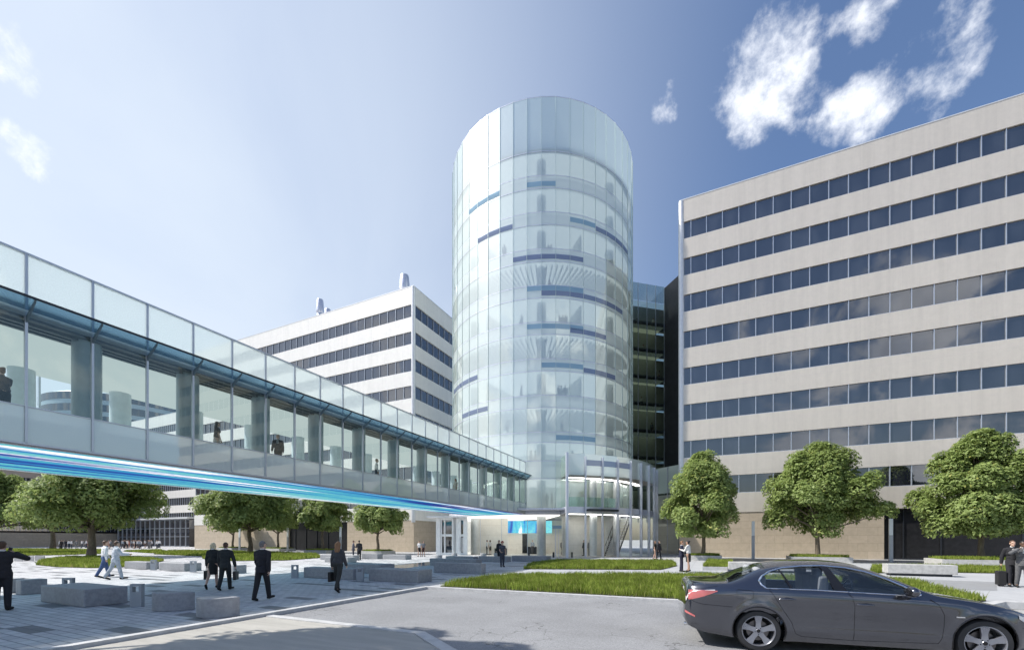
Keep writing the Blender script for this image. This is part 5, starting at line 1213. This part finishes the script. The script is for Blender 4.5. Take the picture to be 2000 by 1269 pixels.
    # dark arch lip
    for ax in (1.12, 4.0):
        MB().path([(ax + .386 * math.cos(a), side * (wall(ax + .386 * math.cos(a), max(.2, .345 + .386 * math.sin(a))) - .006), .345 + .386 * math.sin(a)) for a in [R(-18 + i * 6) for i in range(37)]], .012, 6).build('arch_lip', black_g, CAR, 50, world=False)
        # wheel
        wh_ = bpy.data.objects.new('wheel', None); link(wh_); wh_.parent = CAR; wh_.location = (ax, side * .775, .335)
        KIDS.setdefault(CAR.name, []).append(wh_)
        ty = MB(); ty.lathe([(.235, -.10), (.30, -.105), (.325, -.085), (.335, -.05), (.335, .05), (.325, .085), (.30, .105), (.235, .10)], n=56, axis='y'); ty.build('tyre', rubber, wh_, 40, world=False)
        MB().lathe([(.317, side * .098), (.313, side * .1045), (.246, side * .1085), (.243, side * .10)], n=56, axis='y').build('tyre_wall', plain('tyre_wall', (.028, .028, .03), .6, 0, .25) if 'tyre_wall' not in MATS else MATS['tyre_wall'], wh_, 40, world=False)
        rm = MB(); rm.lathe([(.243, side * .105), (.246, side * .112), (.238, side * .113), (.228, side * .10), (.222, side * .02), (.21, -side * .09)], n=56, axis='y')
        for i in range(5):
            a = PI / 2 + i * 2 * PI / 5; ca, sa = math.cos(a), math.sin(a); vs = []
            for r_, hw_, yo in ((.05, .040, .098), (.13, .036, .094), (.232, .058, .104)):
                for s2, dy in ((-1, 0), (1, 0), (1, -.03), (-1, -.03)): vs.append((ca * r_ - sa * hw_ * s2, side * (yo + dy), sa * r_ + ca * hw_ * s2))
            rm.add(vs, [(k * 4 + j, k * 4 + (j + 1) % 4, k * 4 + 4 + (j + 1) % 4, k * 4 + 4 + j) for k in range(2) for j in range(4)])
        rm.lathe([(0, side * .104), (.03, side * .104), (.034, side * .098), (.072, side * .096), (.075, side * .06)], n=28, axis='y')
        rm.build('rim', alloy, wh_, 35, world=False)
        cp_ = MB(); cp_.lathe([(0, side * .108), (.026, side * .107), (.029, side * .104)], n=20, axis='y')
        for i in range(5): a = PI / 2 + (i + .5) * 2 * PI / 5; cp_.lathe([(0, side * .101), (.008, side * .1), (.008, side * .095)], (math.cos(a) * .052, 0, math.sin(a) * .052), 8, 'y')
        cp_.build('hub_cap', black_g, wh_, 40, world=False)
        ds = MB(); ds.lathe([(.03, side * .03), (.165, side * .03), (.165, side * .01), (.03, side * .01)], n=36, axis='y'); ds.build('brake_disc', plain('brake_steel', (.16, .15, .15), .35, .8, .2) if 'brake_steel' not in MATS else MATS['brake_steel'], wh_, 40, world=False)
        MB().lathe([(0, -side * .06), (.228, -side * .06)], n=36, axis='y').build('inner_hub', rubber, wh_, world=False)
# underbody, boot lip, cabin
MB().box(.5, 4.5, -.7, .7, .20, .34).build('underbody', rubber, CAR, world=False)
bl = MB(); bl.path([(.115 + .03 * abs(y / .7) ** 2, y, zt(.12) - .004 - .06 * abs(y / .76) ** 3) for y in [-.70 + .1 * i for i in range(15)]], .02, 8); bl.build('boot_lip', paint, CAR, 60, world=False)
for x, y, z in ((2.35, .37, .62), (2.35, -.37, .62), (1.45, .37, .60), (1.45, -.37, .60)):
    s_ = MB(); s_.obox((x + .05, y, z + .0), .5, .50, .16); s_.obox((x - .22, y, z + .33), .14, .46, .56, 0, 0); s_.obox((x - .25, y, z + .66), .10, .26, .17); s_.build('car_seat', seat_m, CAR, world=False, bevel=.04)
db = MB(); db.obox((3.18, 0, .83), .5, 1.4, .22); db.build('dashboard', dark_m, CAR, world=False, bevel=.05)
sw = MB(); sw.path([(2.80 + .05 * math.cos(a), .37 + .18 * math.sin(a), .93 + .17 * math.cos(a)) for a in [2 * PI * i / 20 for i in range(20)]], .014, 6, closed=True); sw.obox((2.83, .37, .93), .03, .32, .04); sw.build('steering_wheel', dark_m, CAR, world=False)
MB().obox((2.78, 0, 1.31), .03, .22, .06).build('cabin_mirror', dark_m, CAR, world=False)
wp = MB(); wp.box(3.40, 3.50, -.62, .62, .99, 1.0); wp.build('wiper_cowl', black_g, CAR, world=False)
ex = MB(); ex.tube((.02, -.5, .33), (.3, -.5, .33), .035, n=12); ex.build('exhaust_pipe', chrome, CAR, 40, world=False)
